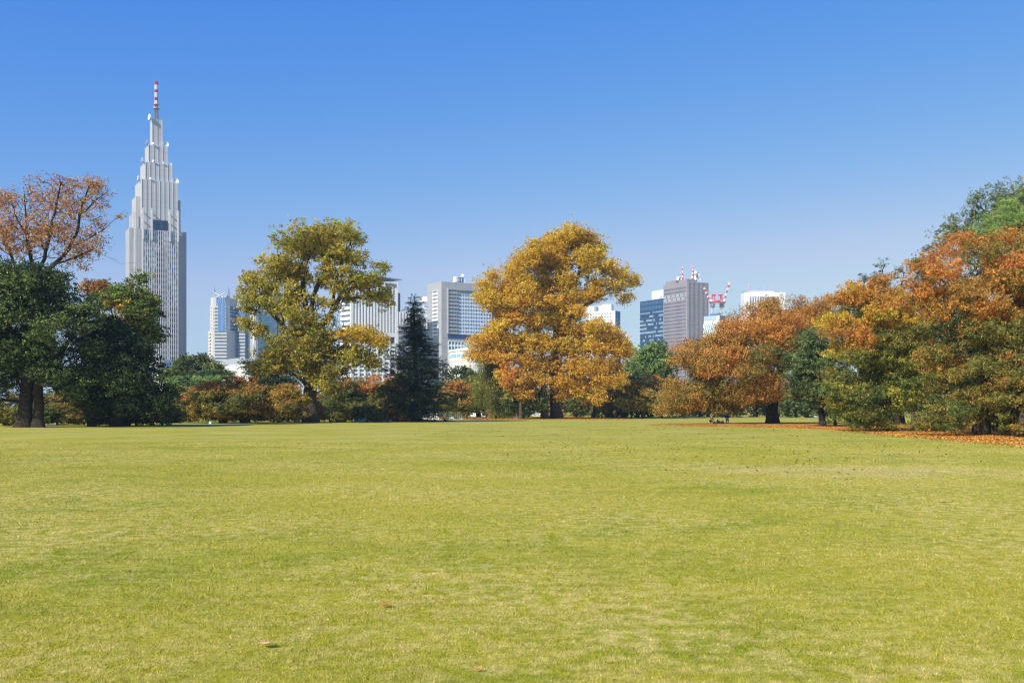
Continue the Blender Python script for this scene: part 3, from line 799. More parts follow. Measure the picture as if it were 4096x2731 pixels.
# white hotel tower with roof canopy and lettering
def hotel():
    H = 88.; A0 = corner(1364, 1122, H); A = corner(1401, 1117.5, H); B = corner(1590, 1130, H); 
    pl = [A, B, (B[0] - 7, B[1] + 24), (A0[0] + 6, A0[1] + 26), A0]
    c = np.mean(np.array(pl), axis=0)
    b = Building('hotel', 'white hotel tower with vertical window strips and a thin roof canopy', (c[0], c[1], 0), 'hotel')
    b.part(MB().prism(pl, 0, H), 'wall', W_WHITE)
    D = A[1]; zm, zl = zat(1334, D), zat(1374, D)
    W2 = mat('hotel_recess', S(216, 220, 228), .7, .3, .04, .1)
    facade(b, A, B, zm, H, 14, 21, W_WHITE, GL_MID, pier=.44, span=.5, proud=.9, top=3.6, bottom=1.0, left=1.4, right=1.6, name='facade_frame', sp_mat=W2, pick=lambda i, j: GL_DARK if (i * 5 + j * 3) % 7 < 3 else GL_MID)
    facade(b, A, B, zl, zm, 7, 1, W_WHITE, GL_DARK, pier=.28, span=.0, proud=.8, top=1.3, bottom=.6, left=1.4, right=1.6)
    facade(b, A, B, 4, zl, 7, 15, W_WHITE, GL_MID, pier=.26, span=.56, proud=.8, top=.9, left=1.4, right=1.6)
    u = np.array([A[0] - A0[0], A[1] - A0[1], 0]); L = np.linalg.norm(u); u /= L; nn = np.array([u[1], -u[0], 0]); z = 6.
    bd = MB()
    while z < H - 3:
        bd.obox(np.array([*A0, z]), u * L * .97, nn * .7, (0, 0, 2.0)); b.win(np.array([*A0, z + 2.0]) + u * .6, u * (L * .9), np.array([0, 0, 1.4]), nn * .1, GL_MID); z += 3.45
    b.part(bd, 'balcony_band', W_WHITE)
    u2 = np.array([B[0] - A[0], B[1] - A[1], 0]); u2 /= np.linalg.norm(u2); n2 = np.array([u2[1], -u2[0], 0]); D = B[1]
    # canopy
    P0 = np.array([*A, 0]) + u2 * 5 - n2 * 1; Lc = np.linalg.norm(np.array(B) - np.array(A)) - 1.5; zc = zat(1108, D)
    cp = MB(); q = [P0 + [0, 0, zc + 1.2], P0 + u2 * Lc + [0, 0, zc - 1.2], P0 + u2 * (Lc - 3) - n2 * 22 + [0, 0, zc], P0 - n2 * 22 + [0, 0, zc + 1.5]]
    cp.add([*q, *[v - np.array([0, 0, .8]) for v in q]], [(0, 1, 2, 3), (7, 6, 5, 4), (0, 4, 5, 1), (1, 5, 6, 2), (2, 6, 7, 3), (3, 7, 4, 0)])
    b.part(cp, 'roof_canopy', METAL)
    pp = MB(); pq = P0 - n2 * 5
    for t in (.15, .4, .65, .8, .87): pp.tube(pq + u2 * Lc * t + [0, 0, H], pq + u2 * Lc * t + [0, 0, zc - .6], .3, .3, 6)
    b.part(pp, 'canopy_post', METAL)
    b.part(MB().obox(P0 + u2 * 4 - n2 * 7 + [0, 0, H], u2 * (Lc * .62), -n2 * 8, (0, 0, zc - H - 2)), 'plant_room', GL_MID)
    # lettering
    for txt, sz, zz, off in (("Hotel Century", 2.0, zat(1143, D), 8.3), ("Southern Tower", 1.25, zat(1148, D) - .2, 7.8)):
        cu = bpy.data.curves.new('sign_lettering', 'FONT'); cu.body = txt; cu.size = sz * 1.25; cu.extrude = .12
        tmp = bpy.data.objects.new('tmp', cu); COL.objects.link(tmp); bpy.context.view_layer.update()
        me = bpy.data.meshes.new_from_object(tmp.evaluated_get(bpy.context.evaluated_depsgraph_get())); COL.objects.unlink(tmp); bpy.data.objects.remove(tmp)
        w = max(v.co.x for v in me.vertices); s = off / w
        Bp = np.array([*B, 0]) - u2 * (off + 1.5) + n2 * 1.1 + np.array([0, 0, zz])
        M = Matrix(((u2[0] * s, 0, n2[0], Bp[0] - WLOC[b.root][0]), (u2[1] * s, 0, n2[1], Bp[1] - WLOC[b.root][1]), (0, 1, 0, Bp[2]), (0, 0, 0, 1)))
        me.transform(M); me.materials.clear(); me.materials.append(M_SIGN); link_mesh('sign_lettering', me, b.root)
    b.finish()
hotel()

# slim dark tower and finned block behind the conifer
A = corner(1588, 1171, 105); B_ = corner(1600.5, 1172, 105)
b = simple_box('office_tower', 'slim dark blue slab rising behind the white hotel', 'building', back(A, B_, 30), 105, W_NAVY)
facade(b, A, B_, 4, 104, 2, 24, W_NAVY, GL_NAVY, pier=.2, span=.3, proud=.3, top=1, left=.3, right=.3); b.finish()
A = corner(1592, 1247, 80); B_ = corner(1662, 1249, 80); pl = back(A, B_, 26)
b = simple_box('office_block', 'grey office block with vertical fins along its top and dark window bands', 'building', pl, 80, W_STONE)
facade(b, A, B_, 6, 70, 9, 15, W_STONE, GL_MID, pier=.14, span=.42, proud=.4, top=1.5, left=.5, right=.5)
fn = MB()
for i in range(13):
    x = A[0] + (B_[0] - A[0]) * i / 12; y = A[1] + (B_[1] - A[1]) * i / 12; fn.obox((x - .25, y - .9, 70.1), (.5, 0, 0), (0, .9, 0), (0, 0, 9.6))
b.part(fn, 'top_fin', W_WHITE); b.win(np.array([A[0], A[1] - .1, 70.2]), np.array([B_[0] - A[0], B_[1] - A[1], 0]), np.array([0, 0, 9.]), np.array([0, .06, 0]), GL_NAVY); b.finish()
A = corner(1663, 1241, 84); B_ = corner(1709, 1241, 84); pl = back(A, B_, 26)
b = simple_box('office_block', 'white block with square dark windows between the conifer and the big grey building', 'building', pl, 84, W_WHITE)
facade(b, A, B_, 4, 74, 6, 17, W_WHITE, GL_DARK, pier=.42, span=.42, proud=.4, top=1.5, left=.5, right=.5)
facade(b, A, B_, 74.2, 83.5, 9, 1, W_WHITE, GL_PALE, pier=.3, span=0., proud=.4, top=.8, left=.5, right=.5)
mb = MB(); cx_, cy_ = (A[0] + B_[0]) / 2 + 3, A[1] + 8
for dx in (-2.2, 2.2): mb.tube((cx_ + dx, cy_, 84), (cx_ + dx, cy_, 92), .35, .35, 5)
mb.obox((cx_ - 5.5, cy_ - 2, 92), (10, 0, 0), (0, 4, 0), (0, 0, 1.0)); mb.obox((cx_ - 3, cy_ - 1.5, 93), (6, 0, 0), (0, 3, 0), (0, 0, 3)); mb.dish((cx_ + 3, cy_ - 2, 89), (.3, -1, 0), 1.5); mb.obox((cx_ - 3, cy_ - 1.5, 86.5), (6, 0, 0), (0, 3, 0), (0, 0, .5))
b.part(mb, 'roof_aerial', M_WHITE); b.finish()

# big grey building with a blue window wall
def grey_block():
    H = 92.; C = corner(1766, 1126, H); Lc = corner(1709, 1137.5, H); Rc = corner(2030, 1143, H)
    pl = [C, Rc, (Rc[0] + Lc[0] - C[0], Rc[1] + Lc[1] - C[1]), Lc]; c = np.mean(np.array(pl), axis=0)
    b = Building('office_building', 'broad grey stone office building with a blue gridded window wall', (c[0], c[1], 0), 'office building')
    b.part(MB().prism(pl, 0, H), 'wall', W_STONE)
    D = C[1]; u = np.array([Rc[0] - C[0], Rc[1] - C[1], 0]); L = np.linalg.norm(u); u /= L; n = np.array([u[1], -u[0], 0]); C3 = np.array([*C, 0])
    s0 = L * (1792 - 1766) / (2030 - 1766) * .96; z0, z1 = zat(1334, D), zat(1157, D)
    A = (C3 + u * s0)[:2]; B = (C3 + u * (L - 4))[:2]
    facade(b, A, B, z0, z1, 34, 12, mat('spandrel_white', S(206, 216, 226), .4, .5, .05, .3), GL_MID, pier=.22, span=.46, proud=.35, top=.3, left=.1, right=.1,
           pick=lambda i, j: GL_NAVY if (i * 3 + j * 5 + (i // 4)) % 5 == 0 else (GL_BLUE if (i + 2 * j) % 3 else GL_MID), name='window_wall_frame')
    fr = MB()
    fr.obox(np.array([*A, z0]) - u * .8, u * .8, n * 1.6, (0, 0, z1 - z0 + 1)); fr.obox(np.array([*A, z1]) - u * 0, u * (L - s0 - 4), n * 1.6, (0, 0, .9))
    b.part(fr, 'reveal', W_STONE)
    ld = MB(); fh = (z1 - z0) / 12
    for j in range(12): ld.obox(np.array([*A, z0 + j * fh + .1]) + u * .1, u * 7.5, n * 1.3, (0, 0, fh * .42))
    b.part(ld, 'balcony', W_STONE)
    b.part(MB().obox(np.array([*A, z0 - 3.2]), u * (L - s0 - 4), n * .3, (0, 0, 3.0)), 'dark_band', GL_NAVY)  # flat navy band below the window wall
    # lower windows
    A2 = C3 + u * s0; zA, zB = 8., z0 - 5
    facade(b, A2[:2], (A2 + u * 13)[:2], zA, zB, 5, 12, W_WHITE, GL_BLUE, pier=.22, span=.4, proud=.4, top=.4, left=.3, right=.3, name='lower_window_frame')
    gv = [A2 + u * 13.5, A2 + u * 19 + n * 10, A2 + u * 44 + n * 8, A2 + u * 46]
    b.part(MB().prism([tuple(q[:2]) for q in gv], 6, z0 - 4), 'glass_volume', GL_TEAL)
    g2 = MB(); 
    for (p, q) in ((gv[0], gv[1]), (gv[1], gv[2])):
        e = (q - p); l = np.linalg.norm(e); e /= l; m = np.array([e[1], -e[0], 0])
        for i in range(int(l / 2.2) + 1): g2.obox(p + e * i * 2.2 + [0, 0, 6], e * .25, m * .3, (0, 0, z0 - 10.5))
        for j in range(7): g2.obox(p + [0, 0, 8 + j * 6.], e * l, m * .22, (0, 0, .8))
    b.part(g2, 'glass_volume_frame', GL_PALE)
    # left face windows
    u2 = np.array([C[0] - Lc[0], C[1] - Lc[1], 0]); L2 = np.linalg.norm(u2); u2 /= L2; L3 = np.array([*Lc, 0]); 
    facade(b, (L3 + u2 * L2 * .38)[:2], (L3 + u2 * L2 * .76)[:2], zat(1340, D), zat(1157, D), 4, 12, W_WHITE, GL_MID, pier=.12, span=.5, proud=.3, top=.3, left=.2, right=.2, name='side_window_frame')
    jn = MB()
    for i in range(1, 14): jn.obox(C3 + [0, 0, H - i * 6.6], u * s0 * .93, n * .04, (0, 0, .18)); jn.obox(L3 + [0, 0, H - i * 6.6], u2 * L2 * .36, np.array([u2[1], -u2[0], 0]) * .04, (0, 0, .18))
    for i in range(1, 12): jn.obox(C3 + u * i * 5.5 + [0, 0, z1 + 1.4], u * .16, n * .04, (0, 0, H - z1 - 1.6))
    b.part(jn, 'panel_joint', W_TAUPE)
    q = C3 + u * 15.5 - n * 6 + [0, 0, H]; rt = MB()
    rt.obox(q + [0, 0, 1], u * 4.6, -n * 5, (0, 0, 3.6), 1); rt.obox(q + u * -1.9 + [0, 0, 1.2], u * 1.8, -n * 4, (0, 0, 3.9), 0)
    rt.dish(q + u * 3.4 + [0, 0, 6.2], (.2, -1, .2), 1.1, 0); rt.tube(q + u * 3.4 - n * 1 + [0, 0, 4], q + u * 3.4 - n * 1 + [0, 0, 7.6], .25, .25, 5); rt.tube(q + u * 5.6 + [0, 0, 0], q + u * 5.6 + [0, 0, 6.5], .22, .22, 5)
    for i in range(4): rt.obox(q + u * (i * 1.3) + [0, 0, 0], u * .4, -n * 5, (0, 0, 1.1), 0)
    for i in range(2): rt.obox(q + u * (.6 + i * 2.) + n * .1 + [0, 0, 1.6], u * .6, -n * .05, (0, 0, 2.4), 0)
    b.part(rt, 'roof_plant', [M_WHITE, GL_MID])
    b.finish()
grey_block()

# low white curved building in front of it
def curved_white():
    D = 420.; k = D / F; x0, x1 = (1785 - 2048) * k, (1990 - 2048) * k; cx = (x0 + x1) / 2; R = (x1 - x0) / 2; cy = D + 20; pts = []
    for i in range(15):
        t = math.pi + math.pi * i / 14; pts.append((cx + R * math.cos(t), cy + 20 * math.sin(t)))
    pts += [(x1, cy + 15), (x0, cy + 15)]; H = zat(1402, D)
    b = Building('low_building', 'low white curved building with long windows below the big grey building', (cx, cy, 0), 'building')
    b.part(MB().prism(pts, 0, H), 'wall', W_WHITE)
    up = [(cx + (x - cx) * 1.03, cy + (y - cy) * 1.03) for x, y in pts]; b.part(MB().prism(up, H, H + .8), 'parapet', W_WHITE)
    sm = [(cx + (x - cx) * .75, cy + (y - cy) * .75) for x, y in pts]; b.part(MB().prism(sm, H + .8, H + 1.5), 'roof_plant', W_WHITE)
    for i in range(14):
        a = np.array([*pts[i], 0]); c = np.array([*pts[i + 1], 0]); e = (c - a); l = np.linalg.norm(e); e /= l; m = np.array([e[1], -e[0], 0])
        for z, h in ((H - 2.5, 1.3), (H - 4.7, 1.2), (H - 7.2, 1.4)):
            b.win(a + e * l * .08 + [0, 0, z], e * l * .84, np.array([0, 0, h]), m * .1, GL_TEAL if z > H - 3 else W_CREAM)
        fr = MB().obox(a + e * l * .48 + m * .13 + [0, 0, H - 2.5], e * l * .04, m * .1, (0, 0, 1.3)); b.part(fr, 'mullion', W_WHITE)
    b.finish()
curved_white()

# white tower right of the golden tree
def white_right():
    H = 120.; A = corner(2345, 1246, H); C = corner(2461, 1242, H); E = corner(2480, 1246, H)
    u = np.array(C) - np.array(A); u /= np.linalg.norm(u); n = np.array([-u[1], u[0]]); bk = [tuple(np.array(E)), tuple(np.array(E) + (np.array(A) - np.array(C)))]
    pl = [A, C, bk[0], bk[1]]; c = np.mean(np.array(pl), axis=0)
    b = Building('office_tower', 'bright white tower with rows of small square windows, right of the golden tree', (c[0], c[1], 0), 'building')
    b.part(MB().prism(pl, 0, H), 'wall', W_WHITE)
    facade(b, A, C, 4, H, 17, 29, W_WHITE, GL_MID, pier=.52, span=.5, proud=.3, top=2.4, left=.5, right=3, pick=lambda i, j: GL_PALE if (i * 13 + j * 7) % 9 == 0 else GL_MID)
    facade(b, C, bk[0], 4, H, 5, 1, W_BLUE, GL_NAVY, pier=.3, span=0, proud=.4, top=2.5, left=.8, right=.8)  # side away from the sun: its blue shade is put into the panels
    def P3(t, s): q = np.array(A) + u * np.linalg.norm(np.array(C) - np.array(A)) * t + n * s; return tuple(q)
    b.part(MB().prism([P3(.02, 3), P3(.84, 3), P3(.84, 14), P3(.02, 14)], H, H + 6.4 * 1.), 'penthouse', W_WHITE)
    b.part(MB().prism([P3(.48, 2), P3(.85, 2), P3(.85, 12), P3(.48, 12)], H, zat(1219, A[1])), 'penthouse', W_WHITE)
    mb = MB(); q = P3(.33, 1.5); mb.tube((*q, H), (*q, H + 5.6), 2.2, 2.2, 12); b.part(mb, 'water_tank', METAL)
    mb = MB(); q = P3(.7, 6); mb.tube((*q, H + 6), (*q, H + 10), .3, .15, 5); b.part(mb, 'mast', M_WHITE)
    b.finish()
white_right()
for i, (a, c, y, H, lb) in enumerate(((2480, 2508, 1336, 130, 'pale distant block just right of the white tower base'), (2508, 2523, 1338, 150, 'faint narrow far block right of the golden tree'))):
    A = corner(a, y, H); B_ = corner(c, y, H); b = simple_box('distant_building', lb, 'building', back(A, B_, 40), H, W_CREAM)
    facade(b, A, B_, 4, H - .5, 6, 26, W_CREAM, GL_PALE, pier=.4, span=.5, proud=.3, top=1.2, left=1, right=1); b.finish()

# navy slab with a white penthouse
GL_SLAB = mat('glass_slab', S(138, 154, 170), .3, .5, .25, .6)
def navy_slab():
    H = 112.; A = corner(2561, 1207, H); B = corner(2665, 1191, H); u = np.array(B) - np.array(A); L = np.linalg.norm(u); u /= L
    pl = back(A, B, 28); c = np.mean(np.array(pl), axis=0)
    b = Building('office_tower', 'dark blue slab tower with ribbon windows and a white penthouse', (c[0], c[1], 0), 'building')
    b.part(MB().prism(pl, 0, H), 'wall', W_NAVY); n = np.array([-u[1], u[0]]); A_ = np.array(A)
    u3 = np.array([*u, 0]); n3 = np.array([*(-n), 0]); A3 = np.array([*A, 0]); z = 5.; bd = MB(); j = 0; rg = random.Random(3)
    facade(b, A, B, H - 12, H, 18, 2, W_NAVY, GL_MID, pier=.5, span=.45, proud=.3, top=1.5, bottom=.6, left=.4, right=.4, name='top_frame')
    while z < H - 14:
        bd.obox(A3 + [0, 0, z], u3 * L, n3 * .6, (0, 0, 1.7))
        s = 0.
        while s < L - 1:
            w = min(rg.choice((1.4, 2.8, 4.2, 7)), L - s - .2); m = GL_SLAB if rg.random() < .62 else GL_DARK
            b.win(A3 + u3 * (s + .1) + [0, 0, z + 1.7], u3 * (w - .1), np.array([0, 0, 2.3]), n3 * .12, m); s += w
        z += 4.0
    b.part(bd, 'facade_banding', W_NAVY)
    q = [tuple(A_ + u * L * .36 + n * 3), tuple(A_ + u * L * .98 + n * 3), tuple(A_ + u * L * .98 + n * 20), tuple(A_ + u * L * .36 + n * 20)]
    zt = zat(1171, A[1]); b.part(MB().prism(q, H, zt), 'penthouse', W_WHITE)
    lo = MB(); o = np.array([*(A_ + u * L * .655 + n * 2.9), 0])
    def bar(x0, z0_, x1, z1_): lo.tube(o + u3 * x0 + [0, 0, H + z0_], o + u3 * x1 + [0, 0, H + z1_], .14, .14, 4)
    bar(0, .5, .9, 3.6); bar(.9, 3.6, 4.4, 3.6); bar(4.4, 3.6, 3.9, 1.2)
    bar(1.1, 1, 1.5, 2.3); bar(1.5, 2.3, 2.1, 2.3); bar(1.1, 1.0, 1.7, 1.0); bar(2.6, 1, 2.6, 2.2); bar(2.6, 2.2, 3.2, 1.2); bar(3.2, 1.2, 3.3, 2.3)
    b.part(lo, 'wall_emblem', M_SIGN)
    q = A_ + u * L * .67 + n * 8; striped_mast(b.root, 'mast', q[0], q[1], zt, zat(1148, A[1]), .35, .15, 5)
    b.finish()
navy_slab()

# taupe tower with antennas
def taupe():
    H = 124.; C = corner(2746, 1126, H); A = corner(2654, 1142, H); E = corner(2832, 1132, H)
    bk = (A[0] + E[0] - C[0], A[1] + E[1] - C[1]); pl = [A, C, E, bk]; c = np.mean(np.array(pl), axis=0)
    b = Building('skyscraper', 'grey brown ribbed skyscraper with red and white roof masts', (c[0], c[1], 0), 'skyscraper')
    b.part(MB().prism(pl, 0, H), 'wall', W_TAUPE)
    D = C[1]; TR = mat('taupe_rib', S(160, 155, 158), .8, .3, .04, .1)
    def p1(i, j):
        r = 33 - j
        if r in (2, 3) and (i * 3 + r) % 4: return GL_PALE
        return GL_DARK
    facade(b, A, C, 4, H, 20, 34, W_TAUPE, GL_DARK, pier=.46, span=.42, proud=.16, top=4.5, left=.8, right=1.0, pick=p1)
    facade(b, C, E, 4, H, 15, 34, TR, GL_NAVY, pier=.45, span=.3, proud=1.0, top=1.0, left=2.2, right=.6, sp_mat=mat('taupe_recess_shade', S(112, 112, 128), .8, .3, .05, .1), name='facade_rib')  # recess tint darkened and blued for the shadow stripes between ribs
    def mixp(s, t): return tuple(np.array(C) + (np.array(E) - np.array(C)) * s + (np.array(A) - np.array(C)) * t)
    b.part(MB().prism([mixp(.08, .04), mixp(.52, .04), mixp(.52, .4), mixp(.08, .4)], H, zat(1114, D)), 'penthouse', W_TAUPE)
    b.part(MB().prism([mixp(.05, .5), mixp(.35, .5), mixp(.35, .95), mixp(.05, .95)], H, H + 3.4), 'penthouse', W_TAUPE)
    k = D / F
    def mast(px, py, s, t, z0, r):
        q = np.array(mixp(s, t)); q[0] = (px - 2048) / F * q[1]; striped_mast(b.root, 'mast', q[0], q[1], z0, zat(py, q[1]), r, .2, 8, n=4); return q
    zp = zat(1114, D)
    q = mast(2771.5, 1060, .3, .2, zp, 1.5); lg = MB()
    for dx in (-2.2, 2.2): lg.tube((q[0] + dx, q[1], zp), (q[0], q[1], zp + 7), .3, .3, 4)
    b.part(lg, 'mast_leg', M_WHITE)
    mast(2730, 1064, .2, .7, H, .9); mast(2722, 1088, .25, .75, H, .3); mast(2781, 1076, .35, .25, zp, .3)
    mast(2660, 1136 - 3, .2, .98, H, .4)
    for px, z0, z1_, st in ((2716.5, H + 3.2, zat(1097, D), (.22, .8)), (2786.5, zp, zat(1086, D), (.48, .1))):
        q = np.array(mixp(*st)); q[0] = (px - 2048) / F * q[1]; m = MB(); h = z1_ - z0
        for j in range(3):
            m.tube((q[0], q[1], z0 + h * j / 3), (q[0], q[1], z0 + h * (j + .8) / 3), 1.2, 1.2, 6, m=(1, 0, 1)[j]); m.tube((q[0], q[1], z0 + h * (j + .8) / 3), (q[0], q[1], z0 + h * (j + .9) / 3), 2.2, 2.2, 8, m=2)
        for (dx, zf, r) in ((-1.2, 1.02, 1.5), (1.3, .72, 1.2), (-1.6, .4, 1.2), (1.9, .08, 1.6), (-1.5, .08, 1.5)): m.dish((q[0] + dx, q[1] - 1.5, z0 + h * zf), (.4 * dx, -1, .1), r, 1, 10)
        b.part(m, 'aerial_tower', [M_RED, M_WHITE, METAL])
    b.finish()
taupe()

# tower under construction, and its two cranes
def cocoon():
    H = 85.; A = corner(2815, 1266, H); C = corner(2880, 1260, H); E = corner(2902, 1266, H); D = A[1]
    bk = (A[0] + E[0] - C[0], A[1] + E[1] - C[1]); pl = [A, C, E, bk]; c = np.mean(np.array(pl), axis=0)
    b = Building('unfinished_tower', 'tower under construction with blue sheeting and white triangular lattice', (c[0], c[1], 0), 'building')
    SH = mat('site_sheet', S(168, 186, 226), .7, .2, .08, .2)
    z1, z2, z3, z4 = zat(1283, D), zat(1297, D), zat(1338, D), 0.
    b.part(MB().prism(pl, z1, H), 'site_sheeting', SH); b.part(MB().prism(pl, z2, z1 - .2), 'white_band', W_WHITE)
    b.part(MB().prism(pl, 0, z2 - .1), 'glazed_core', GL_TEAL)
    u = np.array([C[0] - A[0], C[1] - A[1], 0]); L = np.linalg.norm(u); u /= L; n = np.array([u[1], -u[0], 0]); A3 = np.array([*A, 0])
    b.part(MB().obox(A3 + u * L * .78 + n * .05 + [0, 0, z1], u * L * .18, n * .1, (0, 0, H - z1 - .5)), 'sheet_panel', W_WHITE)
    e2 = np.array([E[0] - C[0], E[1] - C[1], 0]); m2 = np.array([e2[1], -e2[0], 0]) / np.linalg.norm(e2)
    b.part(MB().obox(np.array([*C, z1]) + m2 * .05, e2, m2 * .1, (0, 0, H - z1 + .1)), 'site_net', W_BLUE)
    lt = MB(); rows = 12; hh = 3.6; nb = 8
    for j in range(rows):
        zb = z2 - (j + 1) * hh; off = (j % 2) * .5
        lt.tube(A3 + n * .3 + [0, 0, zb], A3 + u * L + n * .3 + [0, 0, zb], .22, .22, 4)
        for i in range(nb):
            x = (i + off) / nb * L
            for d in (-.5, .5):
                x2 = min(max(x + d / nb * L, 0), L); lt.tube(A3 + u * x + n * .3 + [0, 0, zb + hh], A3 + u * x2 + n * .3 + [0, 0, zb], .3 if j < 4 else .5, .3 if j < 4 else .5, 4)
    b.part(lt, 'lattice', M_WHITE)
    tp = MB(); tp.prism([tuple(np.array(C) * (1 - t) + np.array(q) * t) for t, q in ((.02, A), (.1, E))] + [tuple(np.array(bk) * .95 + np.array(C) * .05), tuple(np.array(A) * .6 + np.array(C) * .4)], H, H + 1.8)
    b.part(tp, 'deck_netting', W_BLUE)
    b.finish()
    DR, BK = M_RED, METAL
    for px, tip, sgn, lb, y in ((2850.5, (2815, 1151), -1, 'red and white luffing crane leaning left above the unfinished tower', 6.), (2887.5, (2918, 1129), 1, 'red and white luffing crane leaning right above the unfinished tower', 10.)):
        Dc = D + y; k = Dc / F; x = (px - 2048) * k; z = lambda py: zat(py, Dc)
        r = thing('tower_crane', lb, 'crane', (x, Dc, H), 'cranes on the unfinished tower')
        m = MB()
        for dx in (-1, 1):
            for dy in (-1, 1): m.tube((x + dx, Dc + dy, H - 2), (x + dx, Dc + dy, z(1213)), .22, .22, 4)
        zz = H - 2
        while zz < z(1213) - 2: m.tube((x - 1, Dc - 1, zz), (x + 1, Dc - 1, zz + 2), .16, .16, 4); m.tube((x + 1, Dc - 1, zz), (x + 1, Dc + 1, zz + 2), .16, .16, 4); m.tube((x - 1, Dc - 1, zz + 2), (x + 1, Dc - 1, zz + 2), .16, .16, 4); zz += 2
        m.tube((x, Dc, H - 2), (x, Dc, z(1213)), .5, .5, 6); m.build('mast', mat('crane_pale', S(206, 216, 216), .6, .3, .05, 1), r)
        for py in (1228, 1222.5, 1217): MB().tube((x, Dc, z(py)), (x, Dc, z(py) + .7), 2.4, 2.4, 10).build('climbing_collar', METAL, r)
        m = MB(); m.add([(x - sgn * 8, Dc - 2, z(1209)), (x + sgn * 3, Dc - 2, z(1212)), (x + sgn * 3, Dc - 2, z(1207)), (x - sgn * 8, Dc - 2, z(1208)), (x - sgn * 8, Dc + 2, z(1209)), (x + sgn * 3, Dc + 2, z(1212)), (x + sgn * 3, Dc + 2, z(1207)), (x - sgn * 8, Dc + 2, z(1208))],
                [(0, 1, 2, 3), (7, 6, 5, 4), (0, 4, 5, 1), (1, 5, 6, 2), (2, 6, 7, 3), (3, 7, 4, 0)]); m.build('slewing_deck', M_RED, r)
        MB().box((x - sgn * 5, Dc, z(1205)), (3.4, 3, 1.8)).build('counterweight', M_WHITE if sgn > 0 else M_RED, r)
        MB().box((x + sgn * 1.6, Dc - 2.1, z(1203)), (1.6, 1.4, 2)).build('operator_cab', M_WHITE, r)
        m = MB(); ap = (x - sgn * 1.2, Dc, z(1180))
        for dx in (-3.2, -.6, 1.8):
            for dy in (-1.4, 1.4): m.tube((x - sgn * -dx * -1, Dc + dy, z(1207)), (ap[0] + (.6 if dx > 0 else -.6), Dc + dy * .5, ap[2]), .18, .16, 4)
        m.box((ap[0], Dc, ap[2]), (3.6, 2, 1.0)); m.build('a_frame', M_RED, r)
        p0 = np.array([x + sgn * 2.2, Dc, z(1205)]); p1_ = np.array([(tip[0] - 2048) * k, Dc - 1, z(tip[1])]); m = MB(); nb = 7; dv = unit(p1_ - p0); sd = np.array([-dv[2], 0, dv[0]])
        for i in range(nb):
            a, c_ = p0 + (p1_ - p0) * i / nb, p0 + (p1_ - p0) * (i + 1) / nb; w = .62 if i else .4
            for s in (-1, 1):
                for dy in (-.7, .7): m.tube(a + sd * s * w + [0, dy, 0], c_ + sd * s * .62 + [0, dy * .7, 0], .17, .17, 4, m=i % 2)
            m.tube(a + sd * w, c_ - sd * .62, .14, .14, 4, m=i % 2); m.tube(a - sd * w, c_ + sd * .62, .14, .14, 4, m=i % 2)
        m.build('jib', [M_WHITE, M_RED], r)
        m = MB(); m.tube(ap, p0 + (p1_ - p0) * .93, .09, .09, 3); m.tube(p1_, p1_ + [sgn * .6 + (.8 if sgn > 0 else 1), 0, -7.5], .08, .08, 3); m.box(p1_ + np.array([sgn * .6 + .9, 0, -8.]), (.8, .8, 1.2)); m.build('hoist_cable', METAL, r)
cocoon()

def white_far():
    H = 120.; A = corner(2976, 1170, H); B = corner(3141, 1169, H); A0 = corner(2963, 1176, H)
    pl = [A, B, (B[0] + 8, B[1] + 40), (A0[0] + 11, A0[1] + 40), A0]; c = np.mean(np.array(pl), axis=0)
    b = Building('office_building', 'white building with tall dark window slots above the rust coloured tree', (c[0], c[1], 0), 'office building')
    b.part(MB().prism(pl, 0, H), 'wall', W_WHITE); D = A[1]; k = D / F
    facade(b, A, B, 4, H, 18, 4, W_WHITE, GL_DARK, pier=.5, span=.04, proud=.8, top=zat(1169, D) - zat(1186, D), left=5.5, right=6, name='facade_frame')
    X = lambda px: (px - 2048) / F * D
    b.part(MB().prism([(X(3006), D + 3), (X(3094), D + 3), (X(3094), D + 30), (X(3006), D + 30)], H, zat(1163, D)), 'penthouse', W_WHITE)
    b.part(MB().box((X(3043), D - .9, zat(1171.5, D)), (17 * k, .3, 1.2)), 'louvre', GL_NAVY)
    for px, w in ((2985, 9), (3119, 9)): b.part(MB().box((X(px), D + 10, H + .9), (w * k, 5, 2)), 'roof_plant', METAL)
    for px, py, n in ((3001, 1133, 6), (3007, 1146, 5), (3071, 1146, 5), (3101, 1133, 7)): striped_mast(b.root, 'mast', X(px), D + 6, H, zat(py, D), .38, .28, n)
    for px in (3038, 3046): b.part(MB().tube((X(px), D + 6, zat(1163, D)), (X(px + 4), D + 6, zat(1146, D)), .16, .12, 4), 'boom', METAL)
    b.finish()
white_far()

